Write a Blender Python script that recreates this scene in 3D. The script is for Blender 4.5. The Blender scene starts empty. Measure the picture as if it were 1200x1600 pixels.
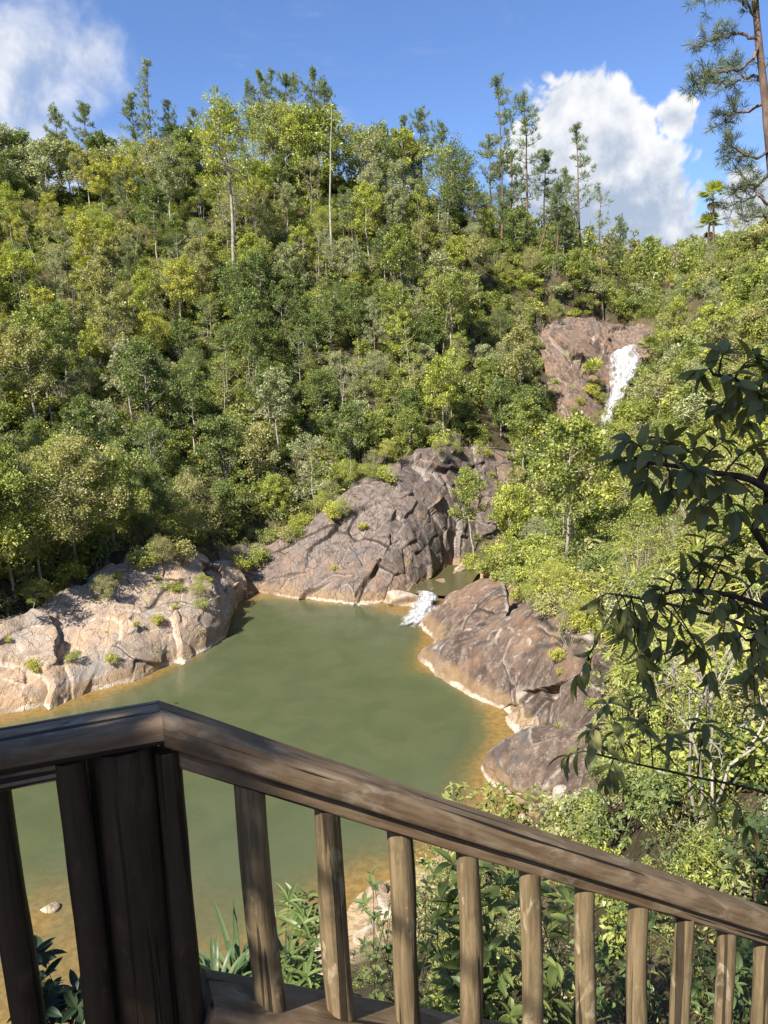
import bpy, math, random
import numpy as np
from mathutils import Matrix, Vector
rng = np.random.default_rng(11)
random.seed(5)
scene = bpy.context.scene
COL = scene.collection
SUN_DIR = np.array([-0.42, -0.56, 0.715]); SUN_DIR = SUN_DIR / np.linalg.norm(SUN_DIR)

# ------------------------------------------------------------------ camera
CAM = np.array([0.0, 0.0, 16.0])
PITCH, ROLL, FPX = math.radians(9.4), math.radians(2.4), 26.0 / 36.0 * 1600
_f = np.array([0, math.cos(PITCH), -math.sin(PITCH)])
_v = np.array([0, math.sin(PITCH), math.cos(PITCH)])
_x = np.array([1.0, 0, 0])
_r = math.cos(ROLL) * _x - math.sin(ROLL) * _v
_u = math.sin(ROLL) * _x + math.cos(ROLL) * _v

def ray(px, py):
    return _f + (px - 600) / FPX * _r - (py - 800) / FPX * _u
def P(px, py, D):            # point seen at this pixel, D metres ahead (world y)
    d = ray(px, py); return CAM + d * (D / d[1])
def W(px, py, z=0.0):        # point seen at this pixel on the level z
    d = ray(px, py); return CAM + d * ((z - CAM[2]) / d[2])
def proj(p):
    q = np.atleast_2d(np.asarray(p, float)) - CAM
    zz = q @ _f
    return 600 + FPX * (q @ _r) / zz, 800 - FPX * (q @ _u) / zz, zz

cam = bpy.data.cameras.new("camera"); cam.sensor_fit = 'VERTICAL'; cam.sensor_height = 36; cam.sensor_width = 27
cam.lens = 26; cam.clip_start = 0.05; cam.clip_end = 5000
co = bpy.data.objects.new("camera", cam); COL.objects.link(co)
m = Matrix.Identity(4)
for i in range(3):
    m[i][0], m[i][1], m[i][2], m[i][3] = _r[i], _u[i], -_f[i], CAM[i]
co.matrix_world = m
scene.camera = co

# ------------------------------------------------------------------ numpy noise
def _hash(ix, iy, iz, s):
    h = (ix.astype(np.int64) * 374761393 + iy.astype(np.int64) * 668265263 + iz.astype(np.int64) * 2147483647 + s * 974711) & 0xFFFFFFFF
    h = ((h ^ (h >> 13)) * 1274126177) & 0xFFFFFFFF
    h = ((h ^ (h >> 16)) * 2246822519) & 0xFFFFFFFF
    return ((h ^ (h >> 15)) & 0xFFFFFF) / float(0xFFFFFF)
def vnoise(p, s=0):
    p = np.asarray(p, float); i = np.floor(p).astype(np.int64); f = p - i
    f = f * f * f * (f * (f * 6 - 15) + 10); r = 0
    for a in (0, 1):
        for b in (0, 1):
            for c in (0, 1):
                w = (f[:, 0] if a else 1 - f[:, 0]) * (f[:, 1] if b else 1 - f[:, 1]) * (f[:, 2] if c else 1 - f[:, 2])
                r = r + w * _hash(i[:, 0] + a, i[:, 1] + b, i[:, 2] + c, s)
    return r * 2 - 1
def fbm(p, oct=4, s=0, gain=.5):
    r = 0; a = 1.0; q = np.asarray(p, float)
    for k in range(oct):
        r = r + a * vnoise(q, s + k); a *= gain; q = q * 2.03 + 7.1
    return r
def voro(p, s=0):
    """cell id hash, offset to the cell's seed and distance to the cell border, on a jittered lattice"""
    p = np.asarray(p, float); i = np.floor(p).astype(np.int64)
    n = len(p); d1 = np.full(n, 9.); d2 = np.full(n, 9.); off = np.zeros((n, 3)); cid = np.zeros(n)
    for a in (-1, 0, 1):
        for b in (-1, 0, 1):
            for c in (-1, 0, 1):
                jx, jy, jz = i[:, 0] + a, i[:, 1] + b, i[:, 2] + c
                sd = np.stack([jx + _hash(jx, jy, jz, s), jy + _hash(jx, jy, jz, s + 1), jz + _hash(jx, jy, jz, s + 2)], 1)
                o = p - sd; d = np.linalg.norm(o, axis=1)
                near = d < d1
                d2 = np.where(near, d1, np.minimum(d2, d))
                off[near] = o[near]; cid = np.where(near, _hash(jx, jy, jz, s + 3), cid); d1 = np.where(near, d, d1)
    return cid, off, d2 - d1
def sstep(a, b, x):
    t = np.clip((x - a) / (b - a), 0, 1); return t * t * (3 - 2 * t)

# ------------------------------------------------------------------ mesh helpers
class MB:
    """collects pieces, then links them as one mesh object"""
    def __init__(s): s.v = []; s.f = {3: [], 4: []}; s.t = {3: [], 4: []}; s.n = 0; s.mi = {3: [], 4: []}
    def add(s, v, f, tint=0.5, mi=0):
        v = np.asarray(v, float).reshape(-1, 3); f = np.asarray(f, np.int64); k = f.shape[1]
        s.v.append(v); s.f[k].append(f + s.n); s.n += len(v)
        s.t[k].append(np.broadcast_to(np.asarray(tint, float), (len(f),)).copy()); s.mi[k].append(np.full(len(f), mi))
    def tube(s, pts, rad, n=6, tint=0.5, cap=True, mi=0):
        pts = np.asarray(pts, float); m_ = len(pts); rad = np.broadcast_to(np.asarray(rad, float), (m_,))
        tg = np.gradient(pts, axis=0); tg /= np.linalg.norm(tg, axis=1)[:, None] + 1e-9
        ref = np.array([0, 0, 1.]) if abs(tg[0][2]) < .9 else np.array([1., 0, 0])
        a = np.cross(tg, ref); a /= np.linalg.norm(a, axis=1)[:, None] + 1e-9; b = np.cross(tg, a)
        th = np.arange(n) / n * 2 * math.pi
        v = pts[:, None] + rad[:, None, None] * (np.cos(th)[None, :, None] * a[:, None] + np.sin(th)[None, :, None] * b[:, None])
        i = np.arange(m_ - 1)[:, None] * n; j = np.arange(n)[None]; k = (j + 1) % n
        s.add(v, np.stack([i + j, i + n + j, i + n + k, i + k], -1).reshape(-1, 4), tint, mi)
        if cap:
            for e in (0, m_ - 1):
                c = np.vstack([v[e], pts[e]]); q = np.arange(n); q2 = (q + 1) % n
                fc = np.stack([q, q2, np.full(n, n)], 1)
                s.add(c, fc if e == 0 else fc[:, ::-1], tint, mi)
    def build(s, name, mats, parent=None, smooth=False, link=True):
        me = bpy.data.meshes.new(name); v = np.vstack(s.v) if s.v else np.zeros((0, 3))
        fs = {k: (np.vstack(s.f[k]) if s.f[k] else np.zeros((0, k), np.int64)) for k in (3, 4)}
        n3, n4 = len(fs[3]), len(fs[4])
        me.vertices.add(len(v)); me.vertices.foreach_set("co", v.astype(np.float32).ravel())
        me.loops.add(n3 * 3 + n4 * 4); me.loops.foreach_set("vertex_index", np.concatenate([fs[3].ravel(), fs[4].ravel()]).astype(np.int32))
        me.polygons.add(n3 + n4)
        st = np.concatenate([np.arange(n3) * 3, n3 * 3 + np.arange(n4) * 4]).astype(np.int32)
        me.polygons.foreach_set("loop_start", st)
        tt = np.concatenate([np.concatenate(s.t[k]) for k in (3, 4) if s.t[k]]) if n3 + n4 else np.zeros(0)
        mi = np.concatenate([np.concatenate(s.mi[k]) for k in (3, 4) if s.mi[k]]) if n3 + n4 else np.zeros(0)
        for mm in (mats if isinstance(mats, (list, tuple)) else [mats]): me.materials.append(mm)
        me.polygons.foreach_set("material_index", mi.astype(np.int32))
        if smooth: me.polygons.foreach_set("use_smooth", np.ones(n3 + n4, bool))
        at = me.attributes.new("tint", 'FLOAT', 'FACE'); at.data.foreach_set("value", tt.astype(np.float32))
        me.update(calc_edges=True)
        o = bpy.data.objects.new(name, me)
        if link: COL.objects.link(o)
        if parent: o.parent = parent
        return o
def tag(o, label=None, cat=None, group=None, kind=None):
    for k, v in (('label', label), ('category', cat), ('group', group), ('kind', kind)):
        if v: o[k] = v
    return o
def empty(name, loc=(0, 0, 0), rz=0.0):
    o = bpy.data.objects.new(name, None); COL.objects.link(o); o.location = loc; o.rotation_euler = (0, 0, rz)
    o.empty_display_size = .2
    return o
def grid_faces(nr, nc):
    i = np.arange(nr - 1)[:, None] * nc + np.arange(nc - 1)[None]; i = i.ravel()
    return np.stack([i, i + 1, i + nc + 1, i + nc], 1)
def vattr(o, name, vals):
    a = o.data.attributes.new(name, 'FLOAT', 'POINT'); a.data.foreach_set("value", np.asarray(vals, np.float32))
def unit(a): return a / (np.linalg.norm(a, axis=-1, keepdims=True) + 1e-9)

# ------------------------------------------------------------------ materials
class MT:
    def __init__(s, name):
        s.m = bpy.data.materials.new(name); s.m.use_nodes = True; s.t = s.m.node_tree; s.t.nodes.clear()
        s.out = s.n('ShaderNodeOutputMaterial')
    def n(s, typ, ins=None, **props):
        x = s.t.nodes.new(typ)
        for k, v in props.items(): setattr(x, k, v)
        for k, v in (ins or {}).items(): s.set(x, k, v)
        return x
    def set(s, x, k, v):
        i = x.inputs[k]
        if isinstance(v, bpy.types.NodeSocket): s.t.links.new(v, i)
        elif isinstance(v, bpy.types.Node): s.t.links.new(v.outputs[0], i)
        else: i.default_value = v if not (isinstance(v, tuple) and len(v) == 3 and i.type == 'RGBA') else (*v, 1)
    def math(s, op, a, b=0.0, clamp=False):
        return s.n('ShaderNodeMath', {0: a, 1: b}, operation=op, use_clamp=clamp).outputs[0]
    def mix(s, f, a, b, mode='MIX'):
        x = s.n('ShaderNodeMix', data_type='RGBA', blend_type=mode)
        for k, v in ((0, f), (6, a), (7, b)): s.set(x, k, v)
        return x.outputs[2]
    def noise(s, co, scale, detail=4, rough=.55, dist=0.0):
        return s.n('ShaderNodeTexNoise', {'Vector': co, 'Scale': scale, 'Detail': detail, 'Roughness': rough, 'Distortion': dist}).outputs[0]
    def rng(s, v, a, b, c=0.0, d=1.0, smooth=True):
        x = s.n('ShaderNodeMapRange', {0: v, 1: a, 2: b, 3: c, 4: d}); x.interpolation_type = 'SMOOTHSTEP' if smooth else 'LINEAR'
        return x.outputs[0]
    def mapping(s, co, scale=(1, 1, 1), rot=(0, 0, 0)):
        return s.n('ShaderNodeMapping', {'Vector': co, 'Scale': scale, 'Rotation': rot}).outputs[0]
    def bump(s, h, strength=.5, dist=.1, normal=None):
        x = s.n('ShaderNodeBump', {'Strength': strength, 'Distance': dist, 'Height': h})
        if normal is not None: s.set(x, 'Normal', normal)
        return x.outputs[0]
    def ramp(s, f, stops):
        x = s.n('ShaderNodeValToRGB', {'Fac': f}); e = x.color_ramp.elements
        while len(e) < len(stops): e.new(.5)
        for q, (p, c) in zip(e, stops): q.position = p; q.color = (*c, 1)
        return x.outputs[0]
    def principled(s, **kw):
        x = s.n('ShaderNodeBsdfPrincipled')
        for k, v in kw.items(): s.set(x, k.replace('_', ' '), v)
        return x.outputs[0]
    def done(s, sh): s.set(s.out, 'Surface', sh); return s.m

def leaf_mat(name, ramp=None, rough=.42, trans=.30, spec=.35, veins=False):
    t = MT(name); oi = t.n('ShaderNodeObjectInfo'); at = t.n('ShaderNodeAttribute', attribute_name='tint').outputs['Fac']
    base = t.ramp(oi.outputs['Random'], ramp) if ramp else oi.outputs['Color']
    hue = t.math('ADD', t.math('MULTIPLY', at, -.05), .525)
    val = t.rng(at, 0, 1, .50, 1.5, False)
    hs = t.n('ShaderNodeHueSaturation', {'Hue': hue, 'Saturation': 1.0, 'Value': val, 'Color': base}).outputs[0]
    # a few dry, brownish leaves
    hs = t.mix(t.rng(at, .965, .985), hs, (.16, .11, .045))
    bs = t.principled(Base_Color=hs, Roughness=rough, Specular_IOR_Level=spec)
    tr = t.n('ShaderNodeBsdfTranslucent', {'Color': t.mix(1.0, hs, (1.25, 1.3, .55), 'MULTIPLY')}).outputs[0]
    return t.done(t.n('ShaderNodeMixShader', {0: trans, 1: bs, 2: tr}).outputs[0])
def bark_mat(name, c1, c2, scale=6):
    t = MT(name); co_ = t.n('ShaderNodeTexCoord').outputs['Object']
    n1 = t.noise(t.mapping(co_, (1, 1, .35)), scale, 5, .6); n2 = t.noise(co_, scale * .3, 2)
    c = t.mix(t.rng(n1, .35, .65), c1, c2); c = t.mix(t.rng(n2, .5, .7, 0, .5), c, tuple(x * .45 for x in c1))
    return t.done(t.principled(Base_Color=c, Roughness=.85, Specular_IOR_Level=.2, Normal=t.bump(n1, .6, .03)))
# ------------------------------------------------------------------ terrain
ctrl = []
for px, py in [(-60, 1150), (0, 1122), (75, 1108), (130, 1085), (240, 1055), (300, 1027), (345, 1000), (353, 975), (370, 942), (400, 927),
               (440, 933), (520, 942), (600, 952), (640, 958), (655, 985), (648, 1015), (650, 1050), (700, 1080), (770, 1111),
               (768, 1130), (788, 1150), (756, 1195), (753, 1222), (760, 1260), (700, 1300), (650, 1350), (600, 1395), (555, 1425), (500, 1450), (450, 1500),
               (330, 1580), (200, 1680), (-110, 1220), (-160, 1300), (-200, 1420), (-180, 1600)]:
    ctrl.append(W(px, py, 0.0))
for px, py, z in [(450, 1000, -2.5), (550, 1000, -2.5), (500, 1100, -3.5), (600, 1080, -3), (400, 1130, -3), (650, 1160, -2.4), (300, 1180, -2.6),
                  (300, 1330, -.95), (480, 1270, -3), (600, 1300, -1.8), (60, 1330, -2), (60, 1385, -1.4), (65, 1432, .03), (35, 1442, -.12), (100, 1438, -.12), (60, 1475, -.3), (15, 1460, -.3), (120, 1590, -.12), (60, 1560, -.15), (20, 1232, -.35), (110, 1500, -.5),
                  (150, 1560, -.25), (400, 1400, -1.5), (425, 965, -.9), (385, 955, -.6), (560, 962, -.5), (500, 958, -.4), (725, 1118, -1.1), (690, 1130, -2.2), (742, 1180, -.8), (712, 1200, -2.0),
                  (200, 1085, -.3), (120, 1112, -.3), (290, 1052, -.8), (345, 1030, -1.3), (500, 1405, -.3), (545, 1385, -.25), (600, 1350, -.5), (646, 1050, -.7), (630, 1040, -2.2),
                  (-60, 1215, -.3), (-90, 1330, -.6), (700, 905, .3), (725, 892, .35), (668, 958, -.15)]:
    ctrl.append(W(px, py, z))
for a in [(-20, 960, 40), (60, 945, 43.5), (130, 905, 46.5), (200, 878, 50), (255, 862, 53), (300, 868, 56), (350, 875, 60),
          (0, 870, 48), (0, 780, 57), (0, 650, 70), (0, 520, 84), (0, 400, 100), (0, 330, 113), (0, 290, 128),
          (200, 820, 58), (200, 700, 70), (200, 560, 84), (200, 430, 99), (200, 340, 112), (200, 300, 128),
          (400, 800, 66), (400, 690, 75), (400, 550, 88), (400, 420, 102), (400, 310, 115), (400, 265, 130),
          (600, 690, 77), (600, 580, 88), (600, 450, 102), (600, 340, 115), (600, 300, 130),
          (740, 690, 80), (740, 600, 89), (740, 500, 101), (740, 400, 112), (760, 365, 128),
          (820, 700, 82), (850, 600, 99), (860, 500, 107), (880, 440, 110), (900, 420, 125), (920, 410, 150),
          (985, 545, 101), (955, 690, 90), (1000, 505, 110), (960, 470, 118), (1000, 440, 150), (1030, 425, 185), (980, 425, 190), (1100, 420, 190),
          (900, 700, 84), (880, 800, 66), (830, 760, 71), (960, 780, 62), (960, 700, 74), (1020, 620, 75), (1040, 520, 85), (1060, 475, 92), (1060, 800, 46), (1150, 700, 43), (1150, 560, 52), (1150, 490, 62), (1180, 465, 72)]:
    ctrl.append(P(*a))
for px, py, z in [(760, 880, 1.5), (800, 920, 1.9), (880, 930, 3.8), (930, 960, 4.8), (940, 1030, 4.8), (955, 1090, 4.8), (945, 1160, 4.2), (930, 1260, 3.6), (900, 1010, 3.0), (860, 1090, 1.9), (870, 1180, 1.8), (840, 1240, 1.3),
                  (1060, 950, 8.0), (1060, 1100, 7.6), (1060, 1250, 7.6), (1150, 900, 11), (1150, 1050, 10.6), (1150, 1200, 10.4), (1080, 1400, 10.2), (950, 1400, 8.0), (820, 1400, 5.2), (700, 1400, 1.4), (620, 1470, 1.2), (560, 1540, 1.8), (480, 1560, 2.0), (760, 1500, 4.0),
                  (960, 1540, 9.4), (1120, 1540, 10.6), (760, 1590, 6.6), (620, 1600, 5.2), (400, 1640, 4.6)]:
    ctrl.append(W(px, py, z))
if 0:
    pass
ctrl += [np.array(q, float) for q in [
    (0, 4.5, 9.2), (3, 4.2, 9.6), (-3, 5.5, 7.8), (-5, 10, 3.2), (-9, 12, 1.2), (0, 1.6, 12.2), (4, 1.8, 11.6), (7, 3, 12.4), (0, -3, 14.3), (-5, 0, 13.2), (8, -4, 15.5), (-10, -5, 13), (-14, 4, 9), (0, -14, 15), (12, 8, 16),
    (20, 20, 24), (25, 30, 25.5), (12, 20, 14), (30, 10, 27), (35, 45, 28), (50, 30, 36), (45, 60, 28), (60, 90, 34), (90, 60, 45), (60, 0, 35),
    (-25, 25, 2.0), (-20, 14, 3.5), (-30, 10, 12), (-32, 36, 9), (-45, 20, 18), (-45, 50, 20), (-60, 60, 30), (-70, 90, 45), (-100, 110, 52), (-60, 120, 54), (-40, 160, 50), (0, 170, 44), (30, 170, 36), (-60, -20, 18),
    (-120, 60, 42), (-160, 160, 55), (0, 240, 46), (120, 160, 46), (60, 240, 45), (150, 60, 52), (90, 240, 49), (0, 330, 60), (150, 330, 60), (-150, 330, 62), (250, 150, 60), (-250, 150, 60), (0, -60, 20), (80, -60, 36), (-80, -60, 24), (250, -60, 50), (-250, -60, 40)]]
ctrl = np.array(ctrl)
CXY, CZ = ctrl[:, :2], ctrl[:, 2]
def _k(r): return np.where(r > 1e-9, r * r * np.log(r + 1e-9), 0)
def tps_fit(xy, z, lam):
    n = len(xy); r = np.linalg.norm(xy[:, None] - xy[None], axis=2)
    A = np.zeros((n + 3, n + 3)); A[:n, :n] = _k(r) + np.eye(n) * lam; A[:n, n] = 1; A[:n, n + 1:] = xy; A[n, :n] = 1; A[n + 1:, :n] = xy.T
    return np.linalg.solve(A, np.concatenate([z, np.zeros(3)]))
_w = tps_fit(CXY / 20, CZ, .012)
def terr0(x, y):
    q = np.stack([np.ravel(x), np.ravel(y)], 1) / 20; out = np.zeros(len(q)); n = len(CXY)
    for a in range(0, len(q), 20000):
        qq = q[a:a + 20000]; r = np.linalg.norm(qq[:, None] - CXY[None] / 20, axis=2)
        out[a:a + 20000] = _k(r) @ _w[:n] + _w[n] + qq @ _w[n + 1:]
    rr = np.hypot(q[:, 0] * 20, (q[:, 1] * 20 - 100)); far = sstep(230, 420, rr)
    return out * (1 - far) + far * 58
def terr(x, y):
    h = terr0(x, y); p = np.stack([np.ravel(x), np.ravel(y), np.zeros(np.size(x))], 1)
    amp = sstep(.3, 4, h)
    return h + amp * (fbm(p / 7, 3, 40) * .55 + fbm(p / 1.7, 2, 50) * .12) + (1 - amp) * fbm(p / 2.2, 3, 60) * .10
def axis_(a, b, step, far, gr=1.22):
    c = list(np.arange(a, b + step, step)); s = step
    lo = []; x = a
    while x > -far: s *= gr; x -= s; lo.append(x)
    s = step; hi = []; x = b
    while x < far: s *= gr; x += s; hi.append(x)
    return np.array(lo[::-1] + c + hi)
gx, gy = axis_(-70, 66, .55, 900), axis_(-6, 135, .55, 900)
GX, GY = np.meshgrid(gx, gy); GZ = terr(GX, GY).reshape(GX.shape)
from bisect import bisect
def tz(x, y):
    """terrain height by bilinear lookup"""
    x = np.atleast_1d(np.asarray(x, float)); y = np.atleast_1d(np.asarray(y, float))
    i = np.clip(np.searchsorted(gx, x) - 1, 0, len(gx) - 2); j = np.clip(np.searchsorted(gy, y) - 1, 0, len(gy) - 2)
    u = np.clip((x - gx[i]) / (gx[i + 1] - gx[i]), 0, 1); v = np.clip((y - gy[j]) / (gy[j + 1] - gy[j]), 0, 1)
    return (GZ[j, i] * (1 - u) + GZ[j, i + 1] * u) * (1 - v) + (GZ[j + 1, i] * (1 - u) + GZ[j + 1, i + 1] * u) * v
def hit(px, py, d0=4.0):
    """where the sight line through a pixel meets the ground"""
    d = ray(px, py); d = d / d[1]; D = np.arange(d0, 320, .25); q = CAM + D[:, None] * d
    below = np.nonzero(q[:, 2] < np.maximum(tz(q[:, 0], q[:, 1]), 0))[0]
    return q[below[0]] if len(below) else q[-1]

t = MT("forest_soil"); pos = t.n('ShaderNodeNewGeometry').outputs['Position']
n1 = t.noise(pos, .35, 5, .6); n2 = t.noise(pos, 2.6, 5, .65); n3 = t.noise(pos, 9, 3)
c = t.mix(t.rng(n1, .38, .62), (.055, .042, .022), (.105, .08, .042)); c = t.mix(t.rng(n2, .5, .68), c, (.05, .062, .02)); c = t.mix(t.rng(n3, .58, .72), c, (.17, .135, .075))
zz = t.n('ShaderNodeSeparateXYZ', {0: pos}).outputs[2]
wet = t.rng(zz, .5, 1.3); sand = t.mix(t.rng(n2, .4, .6), (.42, .31, .19), (.33, .23, .12)); c = t.mix(wet, sand, c)
MAT_SOIL = t.done(t.principled(Base_Color=c, Roughness=.95, Specular_IOR_Level=.15, Normal=t.bump(n2, .8, .25)))

# ------------------------------------------------------------------ rocks
def rock_mat(name, c_dark, c_mid, c_light, c_pale, line=True, streak=.5, pale=.5, joints=.5):
    t = MT(name); g = t.n('ShaderNodeNewGeometry'); pos = g.outputs['Position']; oi = t.n('ShaderNodeObjectInfo')
    cr = t.n('ShaderNodeAttribute', attribute_name='crack').outputs['Fac']; cell = t.n('ShaderNodeAttribute', attribute_name='cell').outputs['Fac']
    n1 = t.noise(pos, .45, 5, .62, .4); n2 = t.noise(pos, 1.9, 6, .65); n3 = t.noise(pos, 8.5, 5, .7)
    st = t.noise(t.mapping(pos, (1.5, 1.5, .22)), 1.5, 4, .6)
    c = t.mix(t.rng(n1, .36, .6), c_dark, c_mid)
    c = t.mix(t.rng(n2, .42, .62, 0, .8), c, c_light)
    c = t.mix(t.rng(cell, .35, .95, 0, .6), c, c_mid)
    c = t.mix(t.rng(st, .52, .62, 0, streak), c, c_dark)
    big = t.noise(pos, .22, 4, .6, .8); big2 = t.noise(t.mapping(pos, (1, 1, 1), (.4, .2, 1)), .33, 4, .6, .6)
    c = t.mix(t.rng(big, .52, .62, 0, .6), c, tuple(a * b for a, b in zip(c_light, (1.12, .92, .72)))); c = t.mix(t.rng(big2, .55, .66, 0, .55), c, tuple(sum(c_mid) / 3 * k for k in (.98, .97, .95)))
    c = t.mix(t.math('MULTIPLY', t.rng(n3, .52, .66), t.rng(n2, .46, .6, 0, pale)), c, c_pale)
    c = t.mix(t.rng(n3, .3, .42, .45, 0), c, tuple(x * .4 for x in c_dark))
    wp = t.n('ShaderNodeVectorMath', {0: pos, 1: t.n('ShaderNodeVectorMath', {0: t.n('ShaderNodeTexNoise', {'Vector': pos, 'Scale': .9, 'Detail': 3.0}).outputs['Color'], 'Scale': .9}, operation='SCALE').outputs[0]}, operation='ADD').outputs[0]
    vv = t.mapping(wp, (2.2, 1, .45), (0, .75, .25)); ve = t.n('ShaderNodeTexVoronoi', {'Vector': vv, 'Scale': .95}, feature='DISTANCE_TO_EDGE').outputs['Distance']; vc = t.n('ShaderNodeTexVoronoi', {'Vector': vv, 'Scale': .95}).outputs['Color']
    ve2 = t.n('ShaderNodeTexVoronoi', {'Vector': t.mapping(wp, (1, 1, 1.5), (.3, -.5, 0)), 'Scale': 2.4}, feature='DISTANCE_TO_EDGE').outputs['Distance']
    line1 = t.math('MULTIPLY', t.rng(ve, .035, .005), t.rng(n1, .40, .55)); line2 = t.math('MULTIPLY', t.rng(ve2, .04, .005), t.rng(n2, .5, .62, 0, .6)); lines = t.math('MAXIMUM', line1, line2)
    vcs = t.n('ShaderNodeSeparateColor', {0: vc}); c = t.mix(t.math('MULTIPLY', vcs.outputs[0], joints * .5), c, c_dark); c = t.mix(t.rng(vcs.outputs[1], .7, .8, 0, joints * .5), c, c_light)
    vf = t.math('SUBTRACT', t.math('MULTIPLY', vcs.outputs[2], joints * .6), t.math('MULTIPLY', lines, joints))
    c = t.mix(t.math('MULTIPLY', lines, joints), c, (.03, .022, .018))
    c = t.mix(t.rng(g.outputs['Pointiness'], .506, .545, 0, .8), c, c_pale); c = t.mix(t.rng(cr, .2, .75, 0, .85), c, (.035, .026, .02))
    zz = t.n('ShaderNodeSeparateXYZ', {0: pos}).outputs[2]; zz = t.math('ADD', zz, t.math('MULTIPLY', t.math('SUBTRACT', n2, .5), .5))
    if line:
        c = t.mix(t.rng(zz, .5, .95, .5, 0), c, (.30, .19, .085))
        c = t.mix(t.math('MULTIPLY', t.math('MULTIPLY', t.rng(zz, .24, .14), t.rng(zz, -.1, .02)), t.rng(n1, .38, .55, .1, .9)), c, (.50, .42, .33))
        c = t.mix(t.rng(zz, .03, -.05), c, (.34, .2, .05))
    h = t.math('ADD', t.math('MULTIPLY', n2, .6), t.math('MULTIPLY', n3, .4))
    return t.done(t.principled(Base_Color=c, Roughness=.8, Specular_IOR_Level=.3, Normal=t.bump(t.math('ADD', h, t.math('MULTIPLY', vf, .9)), .8, .25)))
ROCK_PALE = rock_mat("pinkish_granite", (.22, .16, .115), (.37, .28, .20), (.47, .37, .275), (.50, .43, .345), streak=.3, pale=.8, joints=.28)
ROCK_GREY = rock_mat("brown_granite", (.088, .064, .052), (.185, .14, .112), (.255, .2, .16), (.31, .265, .22), streak=.9, joints=.5)
ROCK_DARK = rock_mat("dark_granite", (.060, .041, .030), (.125, .086, .062), (.205, .148, .108), (.37, .315, .255), streak=.7, pale=.7, joints=.06)
ROCK_RED = rock_mat("red_granite", (.085, .055, .04), (.18, .12, .085), (.26, .185, .135), (.34, .28, .22), line=False, streak=.9, joints=.35)

def fracture(p, s, size, amp, stretch=(1, 1, 1), rot=0.0):
    """blocky broken-rock height: tilted facets with cracks between, at three sizes, plus weathering"""
    ca, sa = math.cos(rot), math.sin(rot)
    q = np.stack([p[:, 0] * ca + p[:, 2] * sa, p[:, 1], -p[:, 0] * sa + p[:, 2] * ca], 1)
    q = q + .08 * size * np.stack([fbm(p / size, 3, s + 70), fbm(p / size, 3, s + 80), fbm(p / size, 3, s + 90)], 1)
    q = q / np.array(stretch)
    c1, o1, e1 = voro(q / size, s); c2, o2, e2 = voro(q / (size * .36) + 5, s + 10); c3, o3, e3 = voro(q / (size * 2.4) + 2, s + 20)
    def facet(c, o, k):
        a = c * 12.9898 * 6.28; g = np.stack([np.cos(a), np.sin(a * 1.7), np.sin(a * 2.3)], 1)
        return (c - .5) * .8 + (o * g).sum(1) * k
    open1 = sstep(.1, .5, fbm(p / (size * 1.6), 2, s + 33)); open2 = sstep(.05, .45, fbm(p / (size * .9), 2, s + 35))
    k1, k2, k3 = sstep(.055, .0, e1) * open1, sstep(.07, 0, e2) * open2, sstep(.035, 0, e3)
    soft = lambda e, w: sstep(0, w, e)
    h = facet(c3, o3, 1.7) * .75 + facet(c1, o1, 1.5) * .40 + facet(c2, o2, 1.2) * .09
    h = h - k1 * .15 - k2 * .05 - k3 * .18 * open1 + fbm(p / (size * .8), 3, s + 50) * .10 + fbm(p / (size * .16), 3, s + 55) * .03
    return h * amp, np.clip(k1 * .9 + k3 * .8 * (.3 + .7 * open1) + k2 * .4, 0, 1), c1
def cr_interp(G, nr, nc):
    """Catmull-Rom surface through a grid of control points"""
    G = np.asarray(G, float)
    def along(A, n):
        m_ = A.shape[0]; tt = np.linspace(0, m_ - 1, n); i = np.minimum(tt.astype(int), m_ - 2); f = (tt - i)[:, None, None]
        g = lambda k: A[np.clip(k, 0, m_ - 1)]
        p0, p1, p2, p3 = g(i - 1), g(i), g(i + 1), g(i + 2)
        return .5 * ((2 * p1) + (-p0 + p2) * f + (2 * p0 - 5 * p1 + 4 * p2 - p3) * f ** 2 + (-p0 + 3 * p1 - 3 * p2 + p3) * f ** 3)
    A = along(G, nr); return np.transpose(along(np.transpose(A, (1, 0, 2)), nc), (1, 0, 2))
def carve(p):
    """keep the ground below a rock's surface"""
    i = np.searchsorted(gx, p[:, 0]); j = np.searchsorted(gy, p[:, 1])
    for di in (-1, 0):
        for dj in (-1, 0):
            np.minimum.at(GZ, (np.clip(j + dj, 0, len(gy) - 1), np.clip(i + di, 0, len(gx) - 1)), p[:, 2] - .35)
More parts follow.
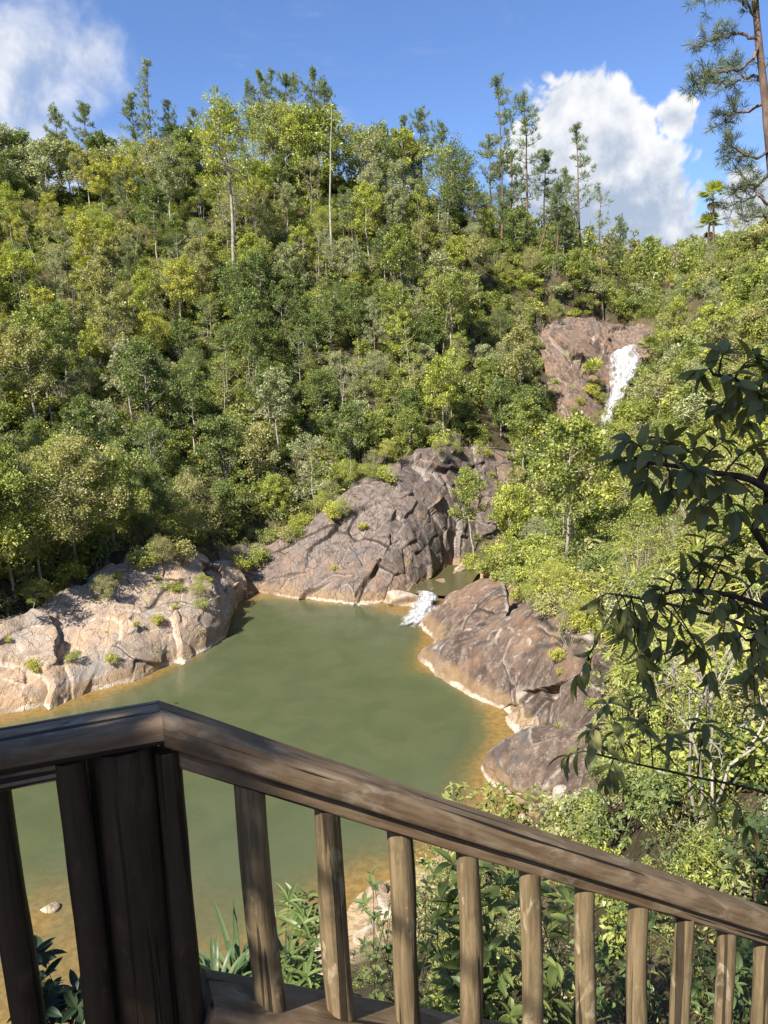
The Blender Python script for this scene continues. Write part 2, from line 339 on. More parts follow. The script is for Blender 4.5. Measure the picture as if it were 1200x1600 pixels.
def rock_sheet(name, G, nr, nc, mat, seed, size, amp, label, cat, stretch=(1, 1, 1), rot=0.0, sink=1.2):
    S = cr_interp(G, nr, nc); du = np.gradient(S, axis=1); dv = np.gradient(S, axis=0); n = unit(np.cross(du, dv))
    if (n[..., 1].mean() > 0 and abs(n[..., 1].mean()) > abs(n[..., 2].mean())) or (n[..., 2].mean() < 0 and abs(n[..., 2].mean()) >= abs(n[..., 1].mean())): n = -n
    p = S.reshape(-1, 3); h, ck, cell = fracture(p, seed, size, amp, stretch, rot)
    hg = h.reshape(S.shape[:2])
    for _ in range(1):
        hp = np.pad(hg, 1, mode='edge'); hg = (hp[1:-1, 1:-1] * 2 + hp[:-2, 1:-1] + hp[2:, 1:-1] + hp[1:-1, :-2] + hp[1:-1, 2:]) / 6
    h = hg.ravel()
    u, v = np.meshgrid(np.linspace(0, 1, nc), np.linspace(0, 1, nr)); ed = np.minimum(np.minimum(u, 1 - u) * nc / nr, np.minimum(v, 1 - v) * 1.6).ravel()
    fall = sstep(.12, 0, ed)
    q = p + n.reshape(-1, 3) * (h * (1 - fall * .6) - fall * sink)[:, None]
    b = MB(); b.add(q, grid_faces(nr, nc)); o = b.build(name, mat, smooth=True)
    try: o.data.set_sharp_from_angle(angle=math.radians(38))
    except Exception: pass
    vattr(o, 'crack', ck); vattr(o, 'cell', cell)
    ROCK_PTS.append(q[::3]); carve(q[fall < .12])
    return tag(o, label, cat)
ROCK_PTS = []
def rel(px, py, base, dD):
    return P(px, py, W(*base, 0)[1] + dD)
# left bank slab
sh = [(-70, 1150), (0, 1122), (70, 1108), (130, 1085), (200, 1070), (250, 1052), (300, 1028), (342, 1004), (356, 978), (374, 943), (395, 928)]
bk = [(-90, 985), (-30, 975), (50, 955), (110, 922), (170, 893), (215, 872), (258, 860), (300, 868), (330, 880), (355, 880), (380, 880)]
sD = [W(*s)[1] for s in sh]; bD = [40, 41, 43.5, 46, 48.5, 51, 53, 55.5, 57.5, 59, 60.5]
G = []
for f, lift in ((1.12, -.9), (1.0, 0), (.75, .25), (.5, .55), (.3, .75), (.12, .6), (0.0, -.1), (-.08, -1.6)):
    row = []
    for k, (s, b, d0, d1) in enumerate(zip(sh, bk, sD, bD)):
        q = W(*s) * (1 - f) + P(b[0], b[1], d1) * f
        kn = math.exp(-((k - 7) / 1.6) ** 2)                           # the knob at the tip of the slab
        q = q + np.array([0, 0, lift * (1 + .9 * kn)]); row.append(q)
    G.append(row)
rock_sheet('rock_slab', G, 190, 380, ROCK_PALE, 3, 2.3, .42, 'broad pinkish sunlit rock slab sloping into the pool on the near side of the forest', 'rock slab', rot=.5, stretch=(1.5, 1, .8))
# rock face behind the pool
cols = [(352, 945), (400, 927), (440, 933), (510, 943), (570, 948), (620, 942), (665, 918), (700, 893), (735, 880), (790, 868)]
tops = [(345, 848), (400, 846), (450, 832), (510, 800), (570, 750), (625, 722), (680, 704), (730, 704), (775, 712), (830, 716)]
dep = [4.5, 5.5, 7.0, 9.5, 13.5, 15.5, 15.5, 14.0, 13.5, 13]
G = []
for f, lift in ((1.1, -.5), (1.0, 0), (.8, .35), (.6, .5), (.4, .5), (.2, .35), (.05, 0), (-.06, -1.0)):
    row = []
    for (bx, by), (tx, ty), d in zip(cols, tops, dep):
        b = W(bx, by); tt = P(tx, ty, b[1] + d); row.append(b * (1 - f) + tt * f + np.array([0, -lift * .8, lift * .5]))
    G.append(row)
rock_sheet('cliff', G, 230, 420, ROCK_GREY, 21, 2.6, .50, 'steep brown rock face with diagonal cracks dropping to the far end of the pool', 'rock face', rot=-.75, stretch=(.75, 1, 1.9))
# rocks each side of the waterfall
G = [[P(838, 478, 111), P(880, 482, 111), P(930, 488, 112), P(975, 498, 114), P(1015, 505, 113), P(1060, 520, 110)],
     [P(838, 520, 104), P(880, 520, 104), P(925, 525, 105), P(965, 538, 106), P(1005, 545, 104), P(1050, 555, 102)],
     [P(850, 560, 100), P(885, 565, 99.5), P(920, 565, 100.5), P(958, 575, 101.5), P(1000, 585, 100), P(1040, 600, 97)],
     [P(858, 610, 96), P(890, 610, 96), P(918, 615, 96.5), P(950, 620, 97.5), P(988, 625, 96), P(1030, 650, 92)],
     [P(868, 665, 92), P(890, 665, 92), P(915, 665, 92), P(945, 665, 93), P(975, 670, 92), P(1010, 690, 88)],
     [P(870, 720, 88), P(890, 720, 88), P(915, 720, 88), P(935, 725, 88), P(960, 730, 88), P(1000, 740, 84)]]
rock_sheet('waterfall_cliff', G, 200, 200, ROCK_RED, 44, 3.0, .75, 'reddish brown cliff that the white waterfall runs down', 'cliff', rot=.3, stretch=(1, 1, 1.6), sink=.4)
# right bank bedrock
sh = [(760, 885), (700, 925), (660, 985), (652, 1045), (700, 1082), (770, 1113), (775, 1140), (775, 1165), (758, 1200), (757, 1228), (800, 1262)]
bk = [(790, 872, 1.8), (815, 915, 2.4), (870, 930, 4.2), (920, 945, 5.2), (930, 1000, 5.0), (935, 1060, 4.8), (930, 1100, 4.6), (925, 1140, 4.2), (915, 1180, 3.8), (905, 1240, 3.2), (890, 1290, 2.8)]
G = []
for f, lift in ((1.1, -.9), (.9, -1.2), (.65, -2.0), (.4, -2.1), (.2, -1.5), (.03, -.8), (-.08, -1.2)):
    G.append([W(*s) * (1 - f) + W(*b) * f + np.array([0, 0, lift]) for s, b in zip(sh, bk)])
rock_sheet('bank_rock', G, 170, 330, ROCK_DARK, 61, 2.6, .36, 'dark brown bedrock under the plants of the bank opposite the pale slab', 'bedrock', rot=.4)

_ico = None
def icosphere(sub):
    import bmesh
    bm = bmesh.new(); bmesh.ops.create_icosphere(bm, subdivisions=sub, radius=1); me = bpy.data.meshes.new('t'); bm.to_mesh(me); bm.free()
    v = np.zeros(len(me.vertices) * 3); me.vertices.foreach_get('co', v); f = np.zeros(len(me.polygons) * 3, np.int32); me.polygons.foreach_get('vertices', f)
    bpy.data.meshes.remove(me); return v.reshape(-1, 3), f.reshape(-1, 3)
ICO = {k: icosphere(k) for k in (3, 4, 6)}
def boulder(name, loc, semi, seed, mat, label, cat='boulder', yaw=0.0, tilt=(0, 0), sub=6, nplanes=11, size=None, amp=.17):
    r = np.random.default_rng(seed); d, f = ICO[sub]
    N = unit(r.normal(size=(nplanes, 3))); off = r.uniform(.55, .95, nplanes)
    dots = d @ N.T; rr = np.where(dots > .05, off / np.maximum(dots, .05), 9.0)
    k = 30.0; rad = -np.log(np.exp(-k * np.minimum(rr, 1.25)).sum(1) + math.exp(-k * 1.12)) / k
    p = d * rad[:, None] * np.array(semi)
    M = np.array(Matrix.Rotation(yaw, 3, 'Z') @ Matrix.Rotation(tilt[0], 3, 'X') @ Matrix.Rotation(tilt[1], 3, 'Y')); p = p @ M.T
    size = size or max(semi) * .75
    h, ck, cell = fracture(p + seed * 3.3, seed, size, amp * min(semi) * .35, (1.2, 1, 1), .3)
    e = np.concatenate([f[:, [0, 1]], f[:, [1, 2]], f[:, [2, 0]]]); cnt = np.bincount(e[:, 0], minlength=len(d))
    for _ in range(4): h = .4 * h + .6 * np.bincount(e[:, 0], h[e[:, 1]], len(d)) / np.maximum(cnt, 1)
    p = p + unit(d / np.array(semi) @ M.T) * h[:, None]
    b = MB(); b.add(p, f); o = b.build(name, mat, smooth=True); o.location = loc
    try: o.data.set_sharp_from_angle(angle=math.radians(40))
    except Exception: pass
    vattr(o, 'crack', ck * .8); vattr(o, 'cell', cell); ROCK_PTS.append(p[::3] + np.asarray(loc)); return tag(o, label, cat)
def hull_boulder(name, pts, seed, mat, label, back=2.6, drop=1.8, vox=.10, smooth=5, amp=1.0, extra=()):
    """a boulder with broad flat faces and worn edges: the hull of its corners, remeshed, worn round and roughened"""
    import bmesh
    C = np.array([W(*q) for q in pts]); B = C + np.array([.5, back, 0]); B[:, 2] = np.minimum(B[:, 2] - drop, 1.0); C = np.vstack([C, B] + [np.array([e]) for e in extra]); o0 = C.mean(0); bm = bmesh.new()
    for q in C - o0: bm.verts.new(q)
    bmesh.ops.convex_hull(bm, input=bm.verts[:]); me = bpy.data.meshes.new('t'); bm.to_mesh(me); bm.free(); o = bpy.data.objects.new('t', me); COL.objects.link(o)
    md = o.modifiers.new('r', 'REMESH'); md.mode = 'VOXEL'; md.voxel_size = vox; dg = bpy.context.evaluated_depsgraph_get(); m2 = bpy.data.meshes.new_from_object(o.evaluated_get(dg)); bpy.data.objects.remove(o)
    v = np.zeros(len(m2.vertices) * 3); m2.vertices.foreach_get('co', v); v = v.reshape(-1, 3); ed = np.zeros(len(m2.edges) * 2, np.int32); m2.edges.foreach_get('vertices', ed); ed = ed.reshape(-1, 2); e = np.vstack([ed, ed[:, ::-1]]); cnt = np.bincount(e[:, 0], minlength=len(v))[:, None]
    lap = lambda x: np.stack([np.bincount(e[:, 0], x[e[:, 1], k], len(v)) for k in range(x.shape[1])], 1) / np.maximum(cnt, 1)
    for _ in range(smooth): v = .5 * v + .5 * lap(v)
    m2.vertices.foreach_set('co', v.astype(np.float32).ravel()); m2.update(); nn = np.zeros(len(v) * 3); m2.vertices.foreach_get('normal', nn); nn = nn.reshape(-1, 3); w_ = v + o0
    h, ck, cell = fracture(w_, seed, 3.0, .26 * amp, (1.3, 1, .8), .5); h = h + amp * (fbm(w_ / 2.2, 3, seed) * .10 + fbm(w_ / .5, 3, seed + 5) * .03)
    for _ in range(2): h = .5 * h + .5 * lap(h[:, None])[:, 0]
    v = v + nn * h[:, None]; m2.vertices.foreach_set('co', v.astype(np.float32).ravel()); m2.materials.clear(); m2.materials.append(mat); m2.polygons.foreach_set('use_smooth', np.ones(len(m2.polygons), bool)); m2.update()
    o = bpy.data.objects.new(name, m2); COL.objects.link(o); o.location = o0; vattr(o, 'crack', ck * .8); vattr(o, 'cell', cell); ROCK_PTS.append((v + o0)[::3]); return tag(o, label, 'boulder')
hull_boulder('boulder', [(655, 1003, -.4), (648, 985, -.4), (672, 955, .9), (705, 925, 2.0), (745, 908, 2.9), (785, 905, 3.3), (795, 945, 3.2), (790, 985, 2.4), (720, 1005, .6), (690, 1010, .1)], 5, ROCK_DARK, 'dark domed boulder beside the white rapids at the pool inlet')
hull_boulder('boulder', [(644, 1040, -.5), (646, 1052, -.5), (700, 1086, -.5), (768, 1118, -.5), (660, 1012, .7), (735, 982, 2.1), (800, 962, 3.2), (838, 1010, 3.0), (850, 1060, 2.0), (812, 1095, .8)], 8, ROCK_DARK, 'largest wedge shaped boulder sloping into the pool below the domed one', vox=.12)
hull_boulder('boulder', [(770, 1000, 2.2), (800, 950, 3.6), (850, 930, 4.4), (905, 935, 5.0), (925, 985, 4.8), (918, 1050, 3.8), (850, 1075, 2.2), (805, 1080, 1.2)], 12, ROCK_DARK, 'tall cracked brown boulder block behind the wedge shaped one', vox=.12)
hull_boulder('boulder', [(772, 1122, -.4), (770, 1140, -.4), (800, 1160, -.2), (800, 1108, .6), (850, 1085, 1.4), (885, 1100, 1.8), (880, 1130, 1.2), (835, 1150, .5)], 19, ROCK_PALE, 'low pale rounded boulder at the golden shallows', back=1.6, drop=1.2, vox=.08)
hull_boulder('boulder', [(750, 1210, -.4), (760, 1232, -.4), (820, 1246, .2), (775, 1175, .9), (812, 1145, 1.9), (870, 1130, 2.5), (915, 1145, 2.9), (925, 1195, 2.4), (890, 1245, 1.4)], 23, ROCK_DARK, 'streaked boulder with pale edges nearest the handrail', back=2.0, vox=.08)
hull_boulder('boulder', [(870, 1090, 2.4), (905, 1065, 3.5), (940, 1075, 4.2), (950, 1120, 3.8), (915, 1150, 2.8), (880, 1130, 2.2)], 34, ROCK_DARK, 'upright dark boulder half hidden by the leafy shrub', back=1.6, drop=1.2, vox=.08)
hull_boulder('boulder', [(840, 1262, .8), (870, 1240, 1.9), (925, 1240, 2.6), (945, 1275, 2.3), (880, 1290, 1.0)], 37, ROCK_PALE, 'low pale pink boulder among the bushes above the handrail', back=1.5, drop=1.0, vox=.07)
for px, py, z, s, sd_, lab in [(752, 880, .5, 1.5, 71, 'brown rock at the head of the narrow creek below the cliff'), (790, 872, .9, 1.7, 72, 'brown rock half under the bushes at the upper end of the creek'), (722, 893, .2, .8, 73, 'small low rock in the middle of the narrow creek'), (690, 912, .15, .7, 74, 'small rock at the lip of the white rapids')]:
    boulder('rock', W(px, py, z), (s, s * .8, s * .6), sd_, ROCK_GREY, lab, 'rock', yaw=sd_, sub=4)
q = W(628, 942); boulder('boulder', q + [0, .3, .1], (1.75, 1.2, .75), 27, ROCK_PALE, 'small orange boulder at the foot of the rock face beside the rapids', yaw=.2, sub=4)
q = W(78, 1422); boulder('boulder', q + [0, 0, .05], (.28, .24, .2), 31, ROCK_PALE, 'lone white stone on the golden sandbar behind the railing', 'stone', sub=4)
for k, (px, py, s) in enumerate([(505, 1480, .55), (590, 1400, .5), (610, 1425, .7), (490, 1530, .6), (575, 1465, .45), (540, 1500, .4)]):
    q = hit(px, py); boulder('stone', q + [0, 0, .08], (s, s * .8, s * .55), 60 + k, ROCK_PALE, 'pale stone on the near shore seen between the balusters', 'stone', sub=4, yaw=k)['group'] = 'stones on the near shore'

mb = MB(); mb.add(np.stack([GX, GY, GZ], -1), grid_faces(len(gy), len(gx)))
tag(mb.build('ground', MAT_SOIL, smooth=True), kind='structure', label='steep forest floor of the valley around the pool')

# ------------------------------------------------------------------ water
t = MT("pool_water"); pos = t.n('ShaderNodeNewGeometry').outputs['Position']; dep = t.n('ShaderNodeAttribute', attribute_name='depth').outputs['Fac']
w1 = t.noise(pos, .5, 3, .5, .6); w2 = t.noise(t.mapping(pos, (1, 1.6, 1), (0, 0, .5)), 5.5, 4, .6, .5); w3 = t.noise(t.mapping(pos, (1.3, 1, 1), (0, 0, -.4)), 1.6, 3, .5, .8)
dd = t.math('ADD', dep, t.math('MULTIPLY', t.math('SUBTRACT', w1, .5), .55))
sandn = t.noise(pos, 3.5, 5, .65)
sand = t.mix(t.rng(sandn, .4, .6), (.235, .15, .045), (.17, .105, .03))
c = t.ramp(t.rng(dd, 0, 2.0, 0, 1, False), [(0, (1, 1, 1)), (.10, (.85, .85, .85)), (.30, (.22, .22, .22)), (.6, (0, 0, 0))])
green = t.mix(t.rng(w1, .3, .7), (.066, .077, .036), (.078, .089, .042))
col = t.mix(c, green, sand)
h = t.math('ADD', t.math('MULTIPLY', w2, .5), w3)
MAT_WATER = t.done(t.principled(Base_Color=col, Roughness=.06, IOR=1.33, Specular_IOR_Level=.5, Normal=t.bump(h, .24, .05)))
wx, wy = np.arange(-45, 22, .3), np.arange(6, 70, .3); X, Y = np.meshgrid(wx, wy)
mb = MB(); mb.add(np.stack([X, Y, 0 * X], -1), grid_faces(len(wy), len(wx))); o = mb.build('pool_water', MAT_WATER, smooth=True)
vattr(o, 'depth', -terr(X, Y)); tag(o, kind='structure', label='murky green pool with golden shallows')

t = MT("white_water"); ac = t.n('ShaderNodeAttribute', attribute_name='across').outputs['Fac']; al = t.n('ShaderNodeAttribute', attribute_name='along').outputs['Fac']
uv = t.n('ShaderNodeCombineXYZ', {0: ac, 1: al, 2: 0.0}).outputs[0]
st = t.noise(t.mapping(uv, (4.0, .9, 1)), 1.6, 5, .6, .5); st2 = t.noise(t.mapping(uv, (2.2, 1.1, 1)), 1.4, 4, .55, .5); fine = t.noise(t.mapping(uv, (16, 1.6, 1)), 1.5, 3, .6)
c = t.mix(t.rng(st, .36, .62), (.26, .255, .245), (.50, .495, .48)); c = t.mix(t.rng(st2, .58, .72, 0, .65), c, (.13, .125, .12)); c = t.mix(t.rng(fine, .35, .65, .25, 0), c, (.2, .21, .215))
edge = t.math('ABSOLUTE', ac); body = t.math('ADD', t.math('MULTIPLY', t.math('SUBTRACT', st, .5), 1.3), t.math('SUBTRACT', 1.0, edge))
endf = t.n('ShaderNodeAttribute', attribute_name='fade').outputs['Fac']
thin = t.rng(t.math('SUBTRACT', body, endf), .02, .75)
MAT_FOAM = t.done(t.n('ShaderNodeMixShader', {0: thin, 1: t.n('ShaderNodeBsdfTransparent').outputs[0], 2: t.principled(Base_Color=c, Roughness=.9, Specular_IOR_Level=.06, Normal=t.bump(t.math('ADD', st, t.math('MULTIPLY', fine, .4)), .18, .08))}).outputs[0])
def foam(name, L, R, nr, nc, seed, amp, label, cat, thick=.35, fade=.3):
    """a sheet of falling water between two edges, rounded across and rough along"""
    L, R = np.asarray(L), np.asarray(R); S = cr_interp(np.stack([L, (L + R) / 2, R], 1), nr, nc)
    u = np.linspace(-1, 1, nc)[None]; n = unit(np.cross(np.gradient(S, axis=1), np.gradient(S, axis=0)));
    if (n[..., 1].mean() > 0 and abs(n[..., 2].mean()) < .7) or n[..., 2].mean() < -.3: n = -n
    p = S.reshape(-1, 3); h = fbm(p * np.array([1.6, 1.6, .35]), 3, seed) * amp
    prof = (thick * (1 - np.abs(u) ** 3) - .25 * (np.abs(u) > .97) + 0 * S[..., 0]).ravel()
    wob = (fbm(p * .9, 3, seed + 4) * .35)[:, None] * np.array([1, 0, 0]) * (np.abs(u) + 0 * S[..., 0]).reshape(-1, 1)
    b = MB(); b.add(p + n.reshape(-1, 3) * (h + prof)[:, None] + wob, grid_faces(nr, nc)); o = b.build(name, MAT_FOAM, smooth=True); vv_ = np.linspace(0, 1, nr)[:, None].repeat(nc, 1).ravel(); ln = np.linalg.norm(S[-1, nc // 2] - S[0, nc // 2]) / np.linalg.norm(S[nr // 2, -1] - S[nr // 2, 0])
    vattr(o, 'across', (u + 0 * S[..., 0]).ravel()); vattr(o, 'along', vv_ * ln * 2); vattr(o, 'fade', fade * sstep(.55, 1, vv_)); return tag(o, label, cat)
L = [P(948, 560, 103), P(946, 566, 101.2), P(947, 585, 99.4), P(946, 605, 97.6), P(943, 630, 95.6), P(930, 668, 92), P(925, 705, 89.0)]
R = [P(988, 542, 104), P(992, 550, 102), P(1000, 575, 100), P(985, 600, 98), P(972, 625, 96), P(962, 655, 93), P(948, 705, 89.2)]
L = [q + np.array([0, -1.0, .3]) for q in L]; R = [q + np.array([0, -1.0, .3]) for q in R]
foam('waterfall', L, R, 200, 70, 7, .13, 'white waterfall pouring down the reddish cliff between the palms', 'waterfall', .22)
L = [W(655, 922, .5), W(651, 936, .40), W(642, 950, .22), W(618, 959, .08), W(588, 963, .03)]; R = [W(684, 928, .5), W(681, 945, .42), W(671, 965, .22), W(658, 988, .08), W(646, 1008, .03)]
foam('rapids', L, R, 110, 60, 17, .09, 'small white rapids tumbling into the pool between the boulders', 'rapids', .10, 1.1)
t = MT("creek_water"); pos = t.n('ShaderNodeNewGeometry').outputs['Position']
MAT_CREEK = t.done(t.principled(Base_Color=t.mix(t.noise(pos, .8), (.06, .065, .03), (.11, .085, .035)), Roughness=.08, IOR=1.33, Normal=t.bump(t.noise(pos, 5), .3, .05)))
ck = [(650, 925, 676, 932), (672, 912, 712, 918), (690, 898, 728, 900), (708, 888, 738, 889), (718, 882, 742, 883)]
mb = MB(); S = cr_interp(np.array([[W(a, b, .32 + .03 * k) - [1.1, 0, 0], W((a + c_) / 2, (b + d_) / 2, .32 + .03 * k), W(c_, d_, .32 + .03 * k) + [.9, 0, 0]] for k, (a, b, c_, d_) in enumerate(ck)]), 40, 12)
mb.add(S, grid_faces(40, 12)); tag(mb.build('creek', MAT_CREEK, smooth=True), kind='structure', label='narrow creek feeding the pool')
# ------------------------------------------------------------------ wooden railing
def wood_mat(name, c1, c2, c3, pale, axis='Z', groove=1.0):
    t = MT(name); tc = t.n('ShaderNodeTexCoord').outputs['Object']; oi = t.n('ShaderNodeObjectInfo').outputs['Random']
    off = t.n('ShaderNodeVectorMath', {0: tc, 1: t.n('ShaderNodeCombineXYZ', {0: t.math('MULTIPLY', oi, 17.0), 1: t.math('MULTIPLY', oi, 9.0), 2: t.math('MULTIPLY', oi, 31.0)}).outputs[0]}, operation='ADD').outputs[0]
    sc_ = (1, 1, .06) if axis == 'Z' else (.06, 1, 1)
    g1 = t.noise(t.mapping(off, sc_), 60, 5, .65, .6); g2 = t.noise(t.mapping(off, tuple(.35 if s < 1 else 1 for s in sc_)), 14, 4, .6, .8); g3 = t.noise(off, 5, 4, .6)
    knots = t.n('ShaderNodeTexVoronoi', {'Vector': t.mapping(off, tuple(.3 if s < 1 else 1 for s in sc_)), 'Scale': 9.0}).outputs['Distance']
    crk = t.noise(t.mapping(off, tuple(.025 if s < 1 else 1 for s in sc_)), 34, 2, .5, .3)
    c = t.mix(t.rng(g1, .38, .62), c1, c2); c = t.mix(t.rng(g2, .42, .66, 0, .8), c, c3)
    c = t.mix(t.math('MULTIPLY', t.rng(g2, .55, .62), t.rng(g3, .45, .6)), c, pale)
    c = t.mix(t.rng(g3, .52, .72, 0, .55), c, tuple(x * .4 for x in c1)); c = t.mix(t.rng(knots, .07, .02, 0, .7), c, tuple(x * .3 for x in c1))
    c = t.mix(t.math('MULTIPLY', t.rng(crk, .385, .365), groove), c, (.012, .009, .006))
    h = t.math('SUBTRACT', t.math('ADD', g1, t.math('MULTIPLY', g2, .6)), t.math('MULTIPLY', t.rng(crk, .40, .36), 1.2))
    return t.done(t.principled(Base_Color=c, Roughness=t.rng(g1, .3, .7, .5, .72, False), Specular_IOR_Level=.35, Normal=t.bump(h, .5, .006)))
WOOD_RAIL = wood_mat("weathered_rail_wood", (.115, .073, .039), (.185, .122, .068), (.235, .168, .10), (.28, .215, .14), 'X')
WOOD_POLE = wood_mat("peeled_pole_wood", (.115, .08, .04), (.225, .16, .082), (.16, .115, .058), (.37, .295, .175), 'Z', .8)
WOOD_SHADED = wood_mat("shade_darkened_wood", (.03, .018, .010), (.052, .031, .016), (.04, .024, .013), (.075, .047, .027), 'Z')  # shade on the post and level run is darkened into this wood colour
C0 = CAM + ray(245, 1090) * 1.8
LFT = W(0, 1131, C0[2]); dL = unit(LFT - C0)                      # the level run, towards its free end
dR = unit(ray(2753, 1943)); hR = unit(np.array([dR[0], dR[1], 0]))
upZ = np.array([0, 0, 1.0])
aL = unit(np.cross(dL, upZ)); aL = aL if aL[1] < 0 else -aL       # across, towards the viewer
aR = unit(np.cross(hR, upZ)); aR = aR if aR[1] < 0 else -aR
def frame_obj(o, X, Z, loc, parent):
    X = unit(np.asarray(X)); Y = unit(np.cross(Z, X)); Z = np.cross(X, Y); M = Matrix.Identity(4)
    for i in range(3): M[i][0], M[i][1], M[i][2], M[i][3] = X[i], Y[i], Z[i], loc[i]
    o.parent = parent; o.matrix_parent_inverse = Matrix.Identity(4); o.matrix_local = Matrix.Translation(-parent.location) @ M
def rounded(w, h, rt, rb, n=6):
    """outline across/up with the two top corners rounded by rt and the bottom ones by rb; origin at the far top edge"""
    pts = []
    for cx, cy, a0, r in ((w - rt, -rt, 90, rt), (w - rb, -h + rb, 0, rb), (rb, -h + rb, -90, rb), (rt, -rt, 180, rt)):
        for k in range(n + 1):
            a = math.radians(a0 - 90 * k / n); pts.append((cx + r * math.cos(a), cy + r * math.sin(a)))
    return np.array(pts)
rail_root = empty('wooden_railing', tuple(C0 - np.array([0, 0, 1.75])))
tag(rail_root, 'weathered brown wooden railing with round balusters descending beside the stair', 'railing')
def beam(name, prof, start, end, across, cut0, cut1, mat, seg=60, wob=.0025):
    """a rail of this outline between two points, its ends cut by vertical planes with these normals"""
    start, end = np.asarray(start), np.asarray(end); d = unit(end - start); L = np.linalg.norm(end - start); up = unit(np.cross(across, d)); up = up if up[2] > 0 else -up
    k = len(prof); V = []
    for s in np.linspace(0, 1, seg):
        base = start + d * (L * s)
        p = base + prof[:, :1] * across + prof[:, 1:] * up
        for s_end, cut, o in ((0, cut0, start), (1, cut1, end)):
            if cut is not None and s == s_end:
                tt = ((o - p) @ cut) / (d @ cut); p = p + tt[:, None] * d
        V.append(p)
    V = np.array(V); loc = V.reshape(-1, 3) - start
    loc = np.stack([loc @ d, loc @ unit(np.cross(up, d)), loc @ up], 1)
    loc[:, 1] += fbm(np.stack([loc[:, 0] * 2.2, loc[:, 1] * 6, loc[:, 2] * 6], 1), 3, 7) * wob; loc[:, 2] += fbm(np.stack([loc[:, 0] * 2.2, loc[:, 1] * 6, loc[:, 2] * 6], 1), 3, 8) * wob
    b = MB(); i = np.arange(seg - 1)[:, None] * k; j = np.arange(k)[None]; j2 = (j + 1) % k
    b.add(loc, np.stack([i + j, i + j2, i + k + j2, i + k + j], -1).reshape(-1, 4))
    for e in (0, seg - 1):
        ring = loc.reshape(seg, k, 3)[e]; c = np.vstack([ring, ring.mean(0)]); q = np.arange(k); q2 = (q + 1) % k
        b.add(c, np.stack([q, q2, np.full(k, k)], 1) if e else np.stack([q2, q, np.full(k, k)], 1))
    o = b.build(name, mat, smooth=True)
    try: o.data.set_sharp_from_angle(angle=math.radians(40))
    except Exception: pass
    frame_obj(o, d, up, start, rail_root); return o
mitre = unit(np.array([*(unit(-dL)[:2] + hR[:2]), 0]))             # normal of the joint between the two runs
HW, HH = .135, .064
prof = rounded(HW, HH, .024, .012)
EL = C0 + dL * 3.0; ER = C0 + dR * 5.6
beam('handrail', prof, C0, EL, aL, mitre, None, WOOD_RAIL)
beam('handrail', prof, C0, ER, aR, mitre, None, WOOD_RAIL, 130)
sub = rounded(.072, .041, .006, .006, 3)
upR = unit(np.cross(aR, dR)); upR = upR if upR[2] > 0 else -upR
beam('lower_rail', sub, C0 + aL * .045 + upZ * (-HH - .004) + dL * .225, EL + aL * .045 + upZ * (-HH - .004), aL, None, None, WOOD_RAIL)
beam('lower_rail', sub, C0 + aR * .035 + upR * (-HH - .005) + dR * .06, ER + aR * .035 + upR * (-HH - .005), aR, None, None, WOOD_RAIL, 100)
def on_plane(px, py, p0, n):
    d = ray(px, py); return CAM + d * (((p0 - CAM) @ n) / (d @ n))
def pole(name, x, y, z0, z1, r0, r1, seed, mat, flat=0.0, slope=None, n=22, lean=0.0):
    """a peeled round pole: slightly wavy, split along one side; top cut along the rail"""
    m_ = 26; zz = np.linspace(0, 1, m_); th = np.arange(n) / n * 2 * math.pi; Z, T = np.meshgrid(zz, th, indexing='ij')
    h = z1 - z0; r = r0 * (1 - Z) + r1 * Z
    p3 = np.stack([np.cos(T) * 1.1 + seed * 3, np.sin(T) * 1.1, Z * h * 3.5], -1).reshape(-1, 3); r = r * (1 + .055 * fbm(p3, 3, seed).reshape(r.shape))
    r = r * (1 - .10 * np.exp(-((T - (3.9 + .5 * math.sin(seed))) / .10) ** 2) * (seed % 2))
    X = np.cos(T) * r; Y = np.sin(T) * r
    if flat: X = np.clip(X, -r0 * flat, r0 * flat)
    X = X + .004 * np.sin(Z * 5 + seed) + lean * Z; Y = Y + .003 * np.cos(Z * 4 + seed * 2)
    zv = Z * h
    if slope is not None: zv = zv + Z ** 6 * (X * slope[0] + Y * slope[1])
    v = np.stack([X, Y, zv], -1).reshape(-1, 3); b = MB(); i = np.arange(m_ - 1)[:, None] * n; j = np.arange(n)[None]; j2 = (j + 1) % n
    b.add(v, np.stack([i + j, i + j2, i + n + j2, i + n + j], -1).reshape(-1, 4))
    for e in (0, m_ - 1):
        ring = v.reshape(m_, n, 3)[e]; c = np.vstack([ring, ring.mean(0)]); q = np.arange(n); q2 = (q + 1) % n
        b.add(c, np.stack([q, q2, np.full(n, n)], 1) if e else np.stack([q2, q, np.full(n, n)], 1))
    o = b.build(name, mat, smooth=True)
    try: o.data.set_sharp_from_angle(angle=math.radians(50))
    except Exception: pass
    o.parent = rail_root; o.location = np.array([x, y, z0]) - np.array(rail_root.location); return o
pR = C0 + aR * .071
tops = [(395, 1215), (515, 1258), (629, 1296), (731, 1331), (829, 1363), (915, 1390), (998, 1416), (1068, 1440), (1134, 1458), (1192, 1478), (1246, 1497), (1294, 1512)]
bot = on_plane(420, 1563, pR, aR)                                  # foot of the first baluster on the bottom rail
